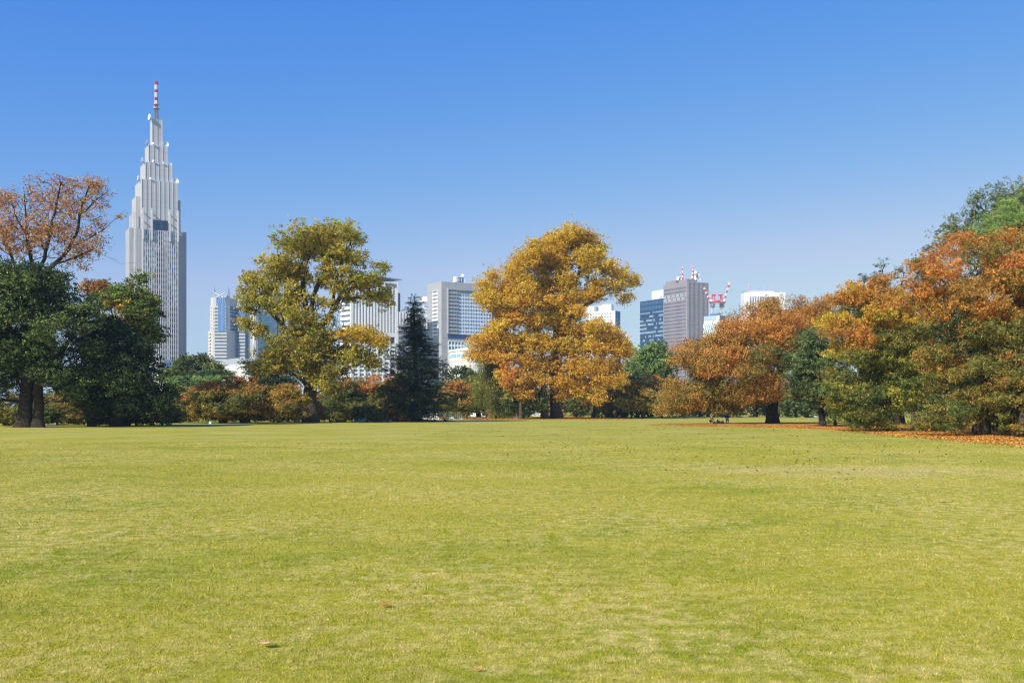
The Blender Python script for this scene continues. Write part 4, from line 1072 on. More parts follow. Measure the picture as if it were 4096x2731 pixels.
# ---------------------------------------------------------------- small things on the lawn
def bench():
    D = depth(1682); k = D / F; x0, x1 = (1759 - 2048) * k, (1787 - 2048) * k; cx = (x0 + x1) / 2
    r = thing('park_bench', 'light wooden park bench seen from behind, right of the dark conifer', 'bench', (cx, D, 0))
    wd = mat('bench_wood', S(206, 160, 92), .7, .2, .15, 8); w = x1 - x0
    for i in range(3): MB().box((cx, D, .42 + .13 * i), (w, .04, .11)).build('back_slat', wd, r)
    MB().box((cx, D - .25, .40), (w, .42, .05)).build('seat', wd, r)
    for s in (-1, 1):
        MB().box((cx + s * w * .4, D + .05, .34), (.09, .07, .68)).build('leg', wd, r); MB().box((cx + s * w * .4, D - .42, .2), (.09, .07, .4)).build('leg', wd, r)
bench()
def wall_piece(x0p, x1p, ybase, ytop, label, name, m, panels):
    D = depth(ybase); k = D / F; x0, x1 = (x0p - 2048) * k, (x1p - 2048) * k; h = zat(ytop, D); r = thing(name, label, 'building' if h > 2.6 else 'fence', ((x0 + x1) / 2, D, 0))
    MB().box(((x0 + x1) / 2, D + 1.2, h / 2), (x1 - x0, 2.4, h)).build('wall', m, r); q = MB()
    for i in range(panels + 1): q.box((x0 + (x1 - x0) * i / panels, D - .03, h / 2), (.10, .06, h - .2))
    q.build('panel_post', METAL, r); MB().box(((x0 + x1) / 2, D + 1.1, h + .06), (x1 - x0 + .3, 2.7, .12)).build('coping', m, r)
wall_piece(1664, 1850, 1676, 1647, 'long low white boarded wall glimpsed under the trees behind the bench', 'boundary_wall', W_WHITE, 24)
wall_piece(1856, 1985, 1666, 1647, 'white panelled hoarding under the weeping green tree', 'hoarding', W_WHITE, 16)
wall_piece(2025, 2190, 1664, 1646, 'white hoarding glimpsed between the trunks left of the golden trees', 'hoarding', W_WHITE, 18)
for x0p, x1p, lb in ((1417, 1441, 'pale grey blue shelter, left one of two beside a dark trunk'), (1443, 1463, 'pale grey blue shelter, right one of two beside a dark trunk'), (1474, 1498, 'pale grey blue shelter between two leaning cherry trunks'), (1512, 1558, 'wide pale grey shelter behind the pink forked trunk')):
    D = depth(1685.5); k = D / F; x0, x1 = (x0p - 2048) * k, (x1p - 2048) * k; r = thing('shelter', lb, 'shelter', ((x0 + x1) / 2, D, 0), 'grey shelters under the cherry trees')
    m = mat('shelter_panel', S(170, 184, 204), .7, .2, .2, 2); MB().add([(x0, D, 0), (x1, D, 0), (x1, D + 1.5, 0), (x0, D + 1.5, 0), (x0 + .15, D + .2, .62), (x1 - .3, D + .2, .62), (x1 - .3, D + 1.2, .62), (x0 + .15, D + 1.2, .62)], [(3, 2, 1, 0), (4, 5, 6, 7), (0, 1, 5, 4), (1, 2, 6, 5), (2, 3, 7, 6), (3, 0, 4, 7)]).build('side_panel', m, r)
    MB().box(((x0 + x1) / 2, D + .7, .66), (x1 - x0 - .3, 1.2, .07)).build('roof', m, r)
D = depth(1694.5); x = (841 - 2048) / F * D
r = thing('marker_post', 'tiny white post with a green cap at the foot of the rust topped cherry', 'post', (x, D, 0))
MB().box((x, D, .12), (.3, .2, .24)).build('base', M_WHITE, r); MB().box((x - .02, D, .36), (.13, .13, .26)).build('cap', mat('cap_green', S(90, 170, 140), .6, .3, .1, 2), r)
D = depth(1667.); x = (3257 - 2048) / F * D
r = thing('picnic_sheet', 'small pale blue heap on the far lawn behind the dark evergreen', 'sheet', (x, D, 0))
MB().add([(x - 1, D - .5, .02), (x + 1, D - .5, .02), (x + 1.1, D + .6, .02), (x - 1, D + .5, .02), (x - .3, D, .42), (x + .35, D + .1, .3)], [(0, 1, 5, 4), (1, 2, 5), (2, 3, 4, 5), (3, 0, 4)]).build('folded_cloth', mat('cloth_pale', S(170, 190, 220), .8, .2, .1, 2), r)

def skin_body(name, nodes, edges, material, parent, sub=2):
    me = bpy.data.meshes.new(name); off = WLOC[parent]
    me.from_pydata([tuple(np.array(n[:3]) - off) for n in nodes], edges, []); o = link_mesh(name, me, parent)
    md = o.modifiers.new('skin', 'SKIN'); md.use_smooth_shade = True
    for i, n in enumerate(nodes):
        sv = me.skin_vertices[0].data[i]; sv.radius = (n[3], n[3] if len(n) < 5 else n[4]); sv.use_root = (i == 0)
    o.modifiers.new('sub', 'SUBSURF').levels = 1; o.modifiers['sub'].render_levels = sub; me.materials.append(material)
    return o
SKIN = mat('skin', S(206, 160, 128), .6, .3, .05, 4)
def ball(name, c, r, m, parent, sq=(1, 1, 1), lat=8, lon=12):
    vs = [(c[0], c[1], c[2] - r * sq[2])]; fs = []
    for i in range(1, lat):
        for j in range(lon):
            a = -math.pi / 2 + math.pi * i / lat; b_ = 2 * math.pi * j / lon; vs.append((c[0] + r * sq[0] * math.cos(a) * math.cos(b_), c[1] + r * sq[1] * math.cos(a) * math.sin(b_), c[2] + r * sq[2] * math.sin(a)))
    vs.append((c[0], c[1], c[2] + r * sq[2])); n = len(vs) - 1
    for j in range(lon): fs.append((0, 1 + (j + 1) % lon, 1 + j)); fs.append((n, n - lon + j, n - lon + (j + 1) % lon))
    for i in range(lat - 2):
        for j in range(lon): fs.append((1 + i * lon + j, 1 + i * lon + (j + 1) % lon, 1 + (i + 1) * lon + (j + 1) % lon, 1 + (i + 1) * lon + j))
    return MB().add(vs, fs).build(name, m, parent, smooth=True)

def hand_nodes(w, d, side, nodes, edges, wi):       # palm and five fingers from wrist index wi, pointing along d
    w = np.array(w); d = unit(np.array(d, float)); s = np.array(side, float); nodes.append((*(w + d * .06), .032, .02)); pi_ = len(nodes) - 1; edges.append((wi, pi_))
    for k, (o, L) in enumerate(((-.03, .07), (-.01, .08), (.01, .075), (.03, .06))):
        nodes.append((*(w + d * .10 + s * o), .009)); nodes.append((*(w + d * (.10 + L * .6) + s * o + [0, -.008, -.012]), .008)); nodes.append((*(w + d * (.09 + L) + s * o + [0, -.01, -.03]), .007))
        edges.extend([(pi_, len(nodes) - 3), (len(nodes) - 3, len(nodes) - 2), (len(nodes) - 2, len(nodes) - 1)])
    nodes.append((*(w + d * .07 - s * .055), .010)); nodes.append((*(w + d * .11 - s * .07), .008)); edges.extend([(pi_, len(nodes) - 2), (len(nodes) - 2, len(nodes) - 1)])

def people():
    D = depth(1692); k = D / F
    J = mat('jacket_blue', S(38, 84, 168), .8, .2, .12, 5); T = mat('trousers_grey', S(96, 98, 112), .9, .1, .15, 5); HR = mat('hair_dark', S(38, 30, 28), .7, .3, .2, 10)
    BR = mat('coat_brown', S(122, 102, 92), .9, .1, .15, 5); MR = mat('trousers_maroon', S(92, 58, 58), .9, .1, .15, 5)
    # standing figure, seen from behind, bent slightly forward over the picnic things
    x = (2909 - 2048) * k; r = thing('person', 'person in a blue jacket and grey trousers standing with back turned beside the picnic', 'person', (x, D, 0))
    q = lambda a, b, c, *R_: (x + a, D + b, c, *R_)
    nd = [q(0, 0, .66, .135, .11), q(0, .03, .84, .15, .11), q(0, .08, 1.02, .17, .11), q(0, .12, 1.10, .06), q(0, .16, 1.19, .055), q(0, .2, 1.24, .03)]
    ed = [(0, 1), (1, 2), (2, 3), (3, 4), (4, 5)]
    for s in (-1, 1):
        b0 = len(nd); nd += [q(s * .10, 0, .58, .085), q(s * .12, -.01, .34, .065), q(s * .13, .01, .09, .045), q(s * .135, .12, .04, .04)]; ed += [(0, b0), (b0, b0 + 1), (b0 + 1, b0 + 2), (b0 + 2, b0 + 3)]
        b0 = len(nd); nd += [q(s * .19, .1, 1.01, .06), q(s * .22, .12, .82, .045), q(s * .15, .24, .68, .035)]; ed += [(2, b0), (b0, b0 + 1), (b0 + 1, b0 + 2)]
        hand_nodes((x + s * .15, D + .26, .67), (-s * .3, 1, -.5), (1, 0, 0), nd, ed, b0 + 2)
    skin_body('body', nd, ed, SKIN, r, 1)
    nd = [q(0, 0, .70, .165, .14), q(0, .03, .84, .175, .135), q(0, .08, 1.01, .185, .135), q(0, .13, 1.10, .09)]; ed = [(0, 1), (1, 2), (2, 3)]
    for s in (-1, 1):
        b0 = len(nd); nd += [q(s * .2, .1, 1.0, .08), q(s * .24, .12, .82, .062), q(s * .17, .22, .70, .05)]; ed += [(2, b0), (b0, b0 + 1), (b0 + 1, b0 + 2)]
    skin_body('jacket', nd, ed, J, r, 1)
    nd = [q(0, 0, .66, .16, .14)]; ed = []
    for s in (-1, 1):
        b0 = len(nd); nd += [q(s * .10, 0, .56, .11), q(s * .125, -.01, .34, .09), q(s * .135, .01, .08, .075)]; ed += [(0, b0), (b0, b0 + 1), (b0 + 1, b0 + 2)]
    skin_body('trousers', nd, ed, T, r, 1)
    ball('head', q(0, .17, 1.22), .105, SKIN, r, (.88, 1, 1.12)); ball('hood', q(0, .15, 1.22), .128, J, r, (.95, 1, 1.1))
    # squatting figure facing left
    x2 = (2848 - 2048) * k; r2 = thing('person', 'person in a brown coat and maroon trousers squatting at the left of the picnic', 'person', (x2, D, 0))
    q = lambda a, b, c, *R_: (x2 + a, D + b, c, *R_)
    nd = [q(.12, 0, .30, .13), q(.08, 0, .52, .13), q(.0, 0, .78, .15, .12), q(-.04, 0, .90, .06), q(-.06, 0, .98, .05)]; ed = [(0, 1), (1, 2), (2, 3), (3, 4)]
    for s in (-1, 1):
        b0 = len(nd); nd += [q(-.05, s * .12, .34, .095), q(-.36, s * .16, .42, .07), q(-.16, s * .15, .10, .045), q(-.28, s * .16, .04, .04)]; ed += [(0, b0), (b0, b0 + 1), (b0 + 1, b0 + 2), (b0 + 2, b0 + 3)]
        b0 = len(nd); nd += [q(-.01, s * .18, .76, .06), q(-.16, s * .2, .60, .045), q(-.30, s * .12, .52, .032)]; ed += [(2, b0), (b0, b0 + 1), (b0 + 1, b0 + 2)]
        hand_nodes((x2 - .31, D + s * .12, .52), (-1, 0, -.2), (0, 1, 0), nd, ed, b0 + 2)
    skin_body('body', nd, ed, SKIN, r2, 1)
    nd = [q(.12, 0, .34, .165), q(.08, 0, .54, .165), q(0, 0, .77, .175, .15), q(-.04, 0, .88, .09)]; ed = [(0, 1), (1, 2), (2, 3)]
    for s in (-1, 1):
        b0 = len(nd); nd += [q(-.02, s * .2, .76, .085), q(-.17, s * .21, .60, .062), q(-.27, s * .14, .53, .05)]; ed += [(2, b0), (b0, b0 + 1), (b0 + 1, b0 + 2)]
    skin_body('coat', nd, ed, BR, r2, 1)
    nd = [q(.12, 0, .27, .16)]; ed = []
    for s in (-1, 1):
        b0 = len(nd); nd += [q(-.06, s * .12, .34, .115), q(-.37, s * .16, .41, .09), q(-.16, s * .15, .11, .07)]; ed += [(0, b0), (b0, b0 + 1), (b0 + 1, b0 + 2)]
    skin_body('trousers', nd, ed, MR, r2, 1)
    ball('head', q(-.08, 0, 1.03), .105, SKIN, r2, (.95, .88, 1.12)); ball('hair', q(-.05, 0, 1.07), .118, HR, r2, (.95, .92, 1.0))
    ball('nose', q(-.185, 0, 1.01), .02, SKIN, r2)
    # picnic things
    s_ = D - .1
    sh = thing('picnic_mat', 'blue picnic mat spread on the leaves between the two people', 'mat', ((2880 - 2048) * k, s_, 0))
    m = MB(); a, c_ = (2852 - 2048) * k, (2915 - 2048) * k; m.obox((a, s_ - .6, .03), (c_ - a, 0, 0), (0, 1.6, 0), (0, 0, .03)); m.build('sheet', mat('mat_blue', S(92, 104, 190), .8, .2, .1, 2), sh)
    def bag(px, w, h, dd, m_, lb, nm='bag'):
        X = (px - 2048) * k; r_ = thing(nm, lb, 'bag', (X, s_ - .3, .06)); w *= k; h *= k; y = s_ - .3
        MB().add([(X - w / 2, y - dd, .065), (X + w / 2, y - dd, .065), (X + w / 2, y + dd, .065), (X - w / 2, y + dd, .065), (X - w * .28, y - dd * .4, .06 + h), (X + w * .25, y - dd * .4, .06 + h * .94), (X + w * .25, y + dd * .4, .06 + h), (X - w * .28, y + dd * .4, .06 + h * .95)],
                 [(3, 2, 1, 0), (4, 5, 6, 7), (0, 1, 5, 4), (1, 2, 6, 5), (2, 3, 7, 6), (3, 0, 4, 7)]).build('pouch', m_, r_)
        hm = MB(); 
        for i in range(5):
            t0, t1 = math.pi * i / 5, math.pi * (i + 1) / 5; hm.tube((X - math.cos(t0) * w * .18, y, .06 + h * .95 + math.sin(t0) * .09), (X - math.cos(t1) * w * .18, y, .06 + h * .95 + math.sin(t1) * .09), .014, .014, 4)
        hm.build('handle', m_, r_)
    bag(2868, 10, 12, .16, mat('bag_maroon', S(100, 56, 52), .8, .2, .1, 3), 'maroon bag standing on the picnic mat')
    bag(2874, 7, 9, .14, mat('bag_black', S(44, 52, 40), .8, .2, .1, 3), 'black bag beside the maroon bag on the mat')
    bag(2883, 9, 7, .16, mat('bag_green', S(110, 140, 84), .8, .2, .1, 3), 'green bag in the middle of the picnic mat')
    bag(2889, 8, 9, .15, mat('bag_bluewhite', S(96, 150, 200), .6, .3, .3, 9), 'blue and white bag near the standing person')
    bag(2855, 12, 6, .16, mat('bag_navy', S(40, 60, 110), .8, .2, .1, 3), 'navy bag lying behind the squatting person')
people()

def big_leaf(px, py, L, cols, yaw, label, curl=.5):
    D = depth(py); x = (px - 2048) / F * D; r = thing('fallen_leaf', label, 'leaf', (x, D, 0), 'single leaves on the near lawn')
    U = np.array([math.cos(yaw), math.sin(yaw), 0]); Vv = np.array([-math.sin(yaw), math.cos(yaw), 0]); n = 9; vs = []; fs = []
    for i in range(n):
        t = i / (n - 1); w = L * .34 * math.sin(math.pi * min(1, t * 1.02 + .02)) ** .75 * (1 + .18 * math.sin(t * 17)); z = .028 + L * curl * (t - .4) ** 2 * 1.2
        c = np.array([x, D, 0]) + U * (t - .5) * L
        for s, dz in ((-1, .5), (-.5, .12), (0, 0), (.5, .12), (1, .5)): vs.append(c + Vv * w * s + np.array([0, 0, z + dz * w * .7]))
    for i in range(n - 1):
        for j in range(4): fs.append((i * 5 + j, i * 5 + j + 1, i * 5 + j + 6, i * 5 + j + 5))
    o = MB().add(vs, fs).build('blade', mat('dry_leaf_%d' % cols[0], S(*cols), .6, .3, .25, 60), r, smooth=True)
    o.modifiers.new('thick', 'SOLIDIFY').thickness = .0012
    st = np.array([x, D, 0]) - U * L * .48; MB().tube(st + [0, 0, .03 + L * curl * .18], st - U * L * .22 + [0, 0, .05], .0018, .0014, 5).build('stem', mat('leaf_stem', S(120, 80, 40), .7, .2, .1, 30), r)
big_leaf(1541, 2430, .125, (196, 136, 72), .25, 'reddish brown dry leaf lying left of centre on the near lawn', .5)
big_leaf(1068, 2591, .13, (214, 178, 120), -.35, 'pale tan curled leaf near the bottom left of the lawn', .6)
big_leaf(1912, 2688, .07, (206, 146, 70), .4, 'orange brown leaf at the bottom edge of the lawn', .6)
big_leaf(1806, 2478, .055, (186, 124, 64), -.1, 'thin brown leaf scrap right of the reddish brown leaf', .4)
big_leaf(3777, 2016, .12, (150, 90, 50), .2, 'small dark leaf on the lawn far right', .4)
big_leaf(2378, 2036, .10, (176, 110, 50), .1, 'orange leaf speck on the lawn right of centre', .4)
# ---------------------------------------------------------------- trees
HAZE = 0.00015
def tr(o, s, pts): return [(o[0] + x * s, o[1] + y * s) for x, y in pts]
def trl(o, s, L): return [(o[0] + q[0] * s, o[1] + q[1] * s, q[2] * s, q[3] * s, *q[4:]) for q in L]
def byheight(*bands):
    def f(x, z, l, r):
        v = z + (l - .5) * .35 + (r - .5) * .12
        for lim, names in bands:
            if v > lim: return names[int(l * 997) % len(names)] if r < .8 else names[int(r * 97) % len(names)]
        return bands[-1][1][0]
    return f
def anyof(*names): return lambda x, z, l, r: names[int(l * 997) % len(names)] if r < .85 else names[int(r * 991) % len(names)]

# tulip tree
s8 = ((900, 850), .574)
L = [(640,170,130,80),(760,140,100,65),(860,140,75,65),(930,190,40,40),(480,250,90,70),(560,250,100,90),(700,250,110,80),(430,370,90,65),(330,390,60,50),(520,430,100,80),
 (830,300,90,60),(940,320,50,50),(200,470,80,50),(150,550,50,45),(290,520,80,50),(180,650,75,55),(240,610,75,50),(150,770,55,40),(240,820,50,35),(340,650,70,45),(420,690,70,60),(480,560,80,70),(380,450,60,50),
 (880,440,75,55),(960,500,80,45),(1040,470,60,35),(1090,385,38,32),(1100,560,55,45),(1130,625,38,28),(790,520,70,45),(850,590,60,30),(720,400,70,55),(1010,580,70,35),(735,755,38,35),(690,480,50,35),
 (520,850,110,70),(450,930,130,80),(330,1000,120,80),(250,1080,80,45),(560,1000,130,100),(660,900,90,90),(720,980,100,70),(430,1070,130,70),(620,1110,120,90),(750,1090,100,70),(850,1000,80,60),(640,1180,40,36),(730,1200,60,50),(560,770,80,50),(640,800,60,40),(600,715,60,40,'tulip'),(470,625,70,60),(500,720,80,50),(615,610,45,50),(760,640,45,40),
 (820,840,60,50,'gold'),(920,860,90,50,'gold'),(1020,850,70,60,'gold'),(1070,900,55,45,'gold'),(1120,960,36,26,'tulip'),(940,1010,100,70),(1030,1040,60,45),(880,930,60,40)]
tree('tulip_tree', 'tall olive gold tree with open forked crown standing left of the dark conifer', 'tree', (1238, 1690),
     lobes=trl(*s8, L), trunks=[tr(*s8, q) for q in (
      [(600,1462),(592,1300),(592,1100),(598,900),(590,780)], [(590,780),(565,650),(545,540),(560,380),(600,250)], [(598,860),(650,800),(700,760),(750,680),(800,600),(900,520)],
      [(610,820),(600,640),(640,520),(690,420),(720,280)], [(592,900),(440,830),(350,720),(260,650)], [(750,680),(760,560),(790,420),(840,280)], [(594,1000),(740,980),(860,900),(960,880)], [(592,1050),(450,1000),(350,1010)], [(800,600),(920,590),(1020,600)],
      [(590,1250),(540,1180),(480,1120)])], r=.9, colour=byheight((.72, ['tuliptop', 'tulip', 'tuliptop']), (.35, ['tulip', 'tulip', 'tuliptop']), (-1, ['tuliplow', 'tulip', 'tuliplow'])),
     leaf=(.26, .2), nl=125000, K=45, clump=.95, flat=.8, deep=.75, seg=1.0, bf=.25, seed=11, shell=.25)

# golden trees (two trunks)
sg = ((1800, 850), .574)
LA = [(430,400,60,50),(300,440,42,36),(245,510,65,45),(230,600,55,50),(300,620,80,70),(400,520,80,80),(520,480,100,80),(430,640,90,60),(440,740,90,60),(370,700,70,60),(520,560,90,60),(350,800,80,50),(560,620,100,70),(600,760,100,70),
 (660,900,90,60),(520,900,110,70),(400,900,80,50),(280,880,90,45),(190,900,60,42),(150,975,42,36),(260,1000,75,42),(400,1010,95,60),(560,1040,95,70),(480,1150,95,60),(370,1150,50,42),(600,1170,80,50),(500,1260,75,45),(560,1290,40,35),(520,330,80,70),(620,250,80,60)]
LB = [(850,190,110,80),(950,190,80,60),(730,210,100,70),(1020,250,55,50),(640,350,110,80),(780,340,110,80),(920,320,90,60),(660,500,110,80),(800,480,100,70),(940,400,60,30),(1010,330,60,45),
 (1090,395,75,40),(1180,430,60,40),(1270,470,38,45),(1225,600,36,34),(1160,520,70,40),(1040,500,70,35),(980,570,95,42),(860,600,90,70),(700,640,110,80),(760,740,100,80),(880,700,55,40),
 (980,810,100,50),(1080,840,80,50),(850,830,100,60),(1180,900,60,50),(1210,970,48,44),(1100,950,100,60),(970,930,110,70),(820,940,110,70),(720,1060,90,60),(880,1080,120,70),(1050,1070,110,60),(1150,1080,70,50),
 (760,1170,90,50),(900,1180,90,50),(1050,1170,100,50),(1170,1170,65,50),(760,1270,50,42),(900,1250,60,34),(1010,1270,70,42),(830,1200,60,40)]
goldc = byheight((.75, ['gold', 'gold', 'goldgreen']), (.4, ['gold', 'goldlow', 'goldgreen', 'gold']), (-1, ['goldlow', 'gold', 'goldlow']))
tree('golden_tree', 'golden tree with slender trunk, front left half of the great golden pair', 'tree', (2178, 1675), lobes=trl(*sg, LA),
     trunks=[tr(*sg, q) for q in ([(660,1432),(656,1300),(650,1150),(640,1000),(620,850),(560,650),(520,450)], [(650,1050),(500,980),(350,900),(230,920)], [(620,850),(480,720),(350,600),(270,540)], [(645,1100),(560,1080),(480,1120)])],
     r=.6, colour=goldc, leaf=(.29, .22), nl=115000, K=50, clump=1.35, flat=.75, deep=.7, seg=1.3, bf=.25, seed=21, shell=.3, group='the pair of golden trees')
tree('golden_tree', 'golden tree with thick trunk and high domed crown, right half of the golden pair', 'tree', (2226, 1675), lobes=trl(*sg, LB),
     trunks=[tr(*sg, q) for q in ([(738,1432),(730,1300),(728,1150),(735,950),(750,780),(760,600),(740,420),(760,250)], [(755,720),(850,560),(900,420),(900,250)], [(750,780),(900,680),(1050,580),(1180,480)], [(735,950),(900,880),(1080,900)], [(730,1100),(900,1070),(1080,1100)], [(756,640),(680,500),(640,360)], [(1000,620),(1100,560),(1200,560)])],
     r=1.0, colour=goldc, leaf=(.29, .22), nl=200000, K=50, clump=1.35, flat=.75, deep=.75, seg=1.3, bf=.25, seed=22, shell=.3, D=depth(1675) + 5, group='the pair of golden trees')

# left dark evergreens
s7 = ((0, 600), .7338)
tree('evergreen_tree', 'huge dark evergreen at the left edge with two thick trunks', 'tree', (135, 1708), D=108,
     poly=tr(*s7, [(-160,600),(-60,570),(60,580),(130,600),(230,590),(330,640),(380,660),(400,740),(470,730),(530,790),(560,870),(600,950),(610,1060),(560,1150),(540,1260),(460,1380),(380,1400),(300,1300),(230,1290),(150,1210),(90,1290),(40,1400),(-60,1430),(-160,1430)]),
     trunks=[tr(*s7, q) for q in ([(130,1506),(140,1400),(150,1250),(150,1050),(160,850),(170,700)], [(210,1506),(208,1400),(215,1250),(240,1080),(290,900)], [(150,1150),(60,1000),(0,850)], [(215,1250),(330,1100),(430,950)])],
     r=.68, colour=anyof('dark', 'dark', 'green'), leaf=(.22, .13), nl=170000, K=55, clump=.95, flat=.6, lobe=1.9, lflat=.65, deep=.75, bf=.3, seed=31, bark=BARK_DARK, leafmat=LEAF_DARK, bias=.3, maxdeep=8)
tree('evergreen_tree', 'dark bushy evergreen hanging to the lawn right of the two thick trunks', 'tree', (462, 1705), D=112,
     poly=tr(*s7, [(560,900),(620,860),(700,980),(800,1040),(870,1100),(900,1180),(940,1250),(960,1330),(965,1420),(900,1450),(700,1475),(560,1470),(480,1440),(430,1330),(470,1150),(500,1000)]),
     trunks=[tr(*s7, q) for q in ([(640,1502),(632,1400),(640,1250),(660,1100)], [(500,1502),(490,1440),(510,1300),(560,1100)])],
     r=.5, colour=anyof('darker', 'dark', 'dark'), leaf=(.22, .13), nl=110000, K=60, clump=.9, flat=.6, lobe=1.8, lflat=.7, deep=.8, bf=.3, seed=32, bark=BARK_DARK, leafmat=LEAF_DARK, maxdeep=7)
tree('broadleaf_tree', 'yellow green tree with an orange patch rising beside the stepped tower', 'tree', (520, 1700), D=118,
     poly=tr(*s7, [(520,840),(560,770),(620,740),(700,720),(720,680),(750,650),(790,655),(820,665),(800,700),(790,750),(850,810),(860,900),(870,980),(860,1080),(820,1130),(760,1150),(640,1080),(560,960)]),
     trunks=[tr(*s7, q) for q in ([(690,1500),(690,1200),(690,1000),(720,850),(760,700)], [(690,1100),(620,950),(600,850)])], r=.35,
     colour=lambda x, z, l, r: ('orange' if r < .6 else 'gold') if (.35 < x < .62 and .40 < z < .62) else ('yellowgreen', 'green', 'olivegreen', 'brightgreen')[int(l * 997) % 4],
     leaf=(.22, .15), nl=46000, K=60, clump=.7, flat=.6, lobe=1.5, lflat=.7, deep=.9, bf=.3, seed=33, bark=BARK_DARK, maxdeep=5)
# sparse autumn tree behind
tree('sparse_autumn_tree', 'half bare autumn tree with thin rusty leaves above the huge dark evergreen', 'tree', (170, 1700), D=124,
     poly=tr(*s7, [(-120,260),(0,215),(60,210),(130,180),(200,150),(260,128),(330,108),(395,120),(405,160),(425,150),(450,120),(520,125),(600,160),(650,230),(640,280),(600,300),(640,340),(690,270),(750,255),(752,350),(700,400),(630,420),(590,470),(640,560),(700,570),(770,600),(740,640),(640,640),(560,650),(450,660),(380,690),(270,650),(100,620),(-100,600)]),
     trunks=[tr(*s7, q) for q in ([(200,1500),(200,900),(210,700),(200,640)], [(205,700),(165,600),(150,470),(140,330),(130,240)], [(205,680),(240,590),(270,470),(300,330),(335,180)], [(205,720),(290,630),(370,540),(420,440),(450,300),(500,170)],
        [(370,540),(480,480),(570,430),(690,320)], [(300,630),(400,590),(500,550),(640,600)], [(200,740),(80,620),(30,500),(-20,330)], [(150,470),(90,360),(60,260)], [(440,360),(530,270),(600,220)], [(560,570),(660,620),(740,620)], [(30,500),(60,400),(40,300)])],
     r=.42, colour='barebrown', leaf=(.2, .14), nl=19000, K=7, clump=.45, flat=.8, lobe=1.9, lflat=.8, deep=.55, bf=.18, seg=.9, seed=34, bark=BARK_DARK, shell=.2, maxdeep=5, tipr=.014, bias=0)
tree('rusty_tree', 'rusty brown sparse branches peeping between the dark evergreen and the yellow green tree', 'tree', (380, 1690), D=126,
     poly=tr(*s7, [(430,740),(470,715),(520,700),(600,705),(650,740),(620,780),(560,830),(500,820)]), trunks=[tr(*s7, [(520,1480),(530,1000),(540,800)])], r=.25, colour=anyof('rust', 'barebrown'), leaf=(.2, .14), nl=5000, K=22, clump=.5, lobe=1.3, seed=35, bark=BARK_DARK)

# middle distance, left of the tulip tree
sm = ((600, 1350), .2976)
tree('broadleaf_tree', 'olive green round tree in front of the gap between the two towers', 'tree', (760, 1672), D=230,
     poly=tr(*sm, [(180,480),(260,400),(370,310),(430,250),(480,200),(540,190),(600,215),(650,175),(720,220),(780,265),(850,300),(960,330),(1030,385),(960,460),(900,620),(700,900),(400,900),(220,620)]),
     trunks=[tr(*sm, [(540,1080),(540,800),(560,500)])], r=.5, colour=anyof('olivegreen', 'green', 'dark'), leaf=(.42, .3), nl=36000, K=55, clump=1.1, lobe=2.4, lflat=.75, seed=41, bark=BARK_DARK, seg=2, maxdeep=8)
tree('cedar_tree', 'green cedar with flat layered branches left of the rust topped cherry', 'tree', (760, 1680), D=185,
     poly=tr(*sm, [(230,620),(330,520),(420,470),(600,430),(800,408),(1000,420),(1130,470),(1130,530),(1000,640),(900,800),(700,900),(420,860),(300,760)]),
     trunks=[tr(*sm, [(560,1120),(560,850),(640,520)])], r=.5, colour=anyof('cedar', 'pine', 'cedar'), leaf=(.42, .10), nl=60000, K=90, clump=1.3, flat=.22, lobe=2.6, lflat=.22, seed=42, bark=BARK_DARK, seg=1.6, leafmat=LEAF_DARK, rise=.1, up=1.2, maxdeep=7)
tree('cedar_tree', 'dark green cedar with flat tiers behind the left side of the olive gold tree', 'tree', (1100, 1680), D=190,
     poly=tr(*sm, [(1190,400),(1300,330),(1420,250),(1520,230),(1620,120),(1700,70),(1780,110),(1880,280),(1950,560),(1950,800),(1600,800),(1400,560),(1260,470)]),
     trunks=[tr(*sm, [(1700,1110),(1700,700),(1700,150)])], r=.45, colour=anyof('bluedark', 'cedar', 'bluedark'), leaf=(.42, .10), nl=42000, K=80, clump=1.2, flat=.25, lobe=2.2, lflat=.25, seed=43, bark=BARK_DARK, seg=1.6, leafmat=LEAF_DARK, rise=.1, up=1.2, maxdeep=6)
cherry = byheight((.84, ['orange', 'red', 'orange']), (.70, ['rust', 'olive', 'orange']), (-1, ['olive', 'olivegreen', 'olive', 'olivegreen', 'rust']))
tree('cherry_tree', 'spreading cherry with rust red top and olive skirts left of the tall olive gold tree', 'cherry tree', (980, 1692), D=140,
     poly=tr(*sm, [(540,650),(600,600),(740,585),(880,560),(1000,500),(1150,480),(1300,520),(1440,510),(1590,620),(1540,700),(1560,820),(1500,940),(1440,1060),(1200,1090),(1100,1110),(900,1120),(760,1135),(640,1130),(590,1010),(560,900),(540,800)]),
     trunks=[tr(*sm, q) for q in ([(1245,1150),(1290,1070),(1360,980)], [(1270,1090),(1200,950),(1000,800)], [(985,1150),(970,1050),(900,900)], [(1360,980),(1450,850)])],
     r=.42, colour=cherry, leaf=(.22, .13), nl=85000, K=60, clump=.75, flat=.5, lobe=1.6, lflat=.5, droop=.4, seed=44, bark=BARK_DARK, maxdeep=6, rise=.15)
tree('cherry_tree', 'small ochre cherry at the right foot of the left dark evergreens', 'cherry tree', (705, 1697), D=143,
     poly=tr(*sm, [(180,980),(280,900),(380,830),(480,840),(560,900),(600,980),(640,1100),(600,1145),(420,1120),(300,1130),(180,1150)]),
     trunks=[tr(*sm, q) for q in ([(320,1165),(330,1120),(380,1050)], [(330,1130),(290,1060),(240,1020)])], r=.22, colour=anyof('olive', 'rust', 'olivegreen'), leaf=(.22, .13), nl=16000, K=50, clump=.7, flat=.5, lobe=1.2, lflat=.55, droop=.3, seed=45, bark=BARK_DARK)
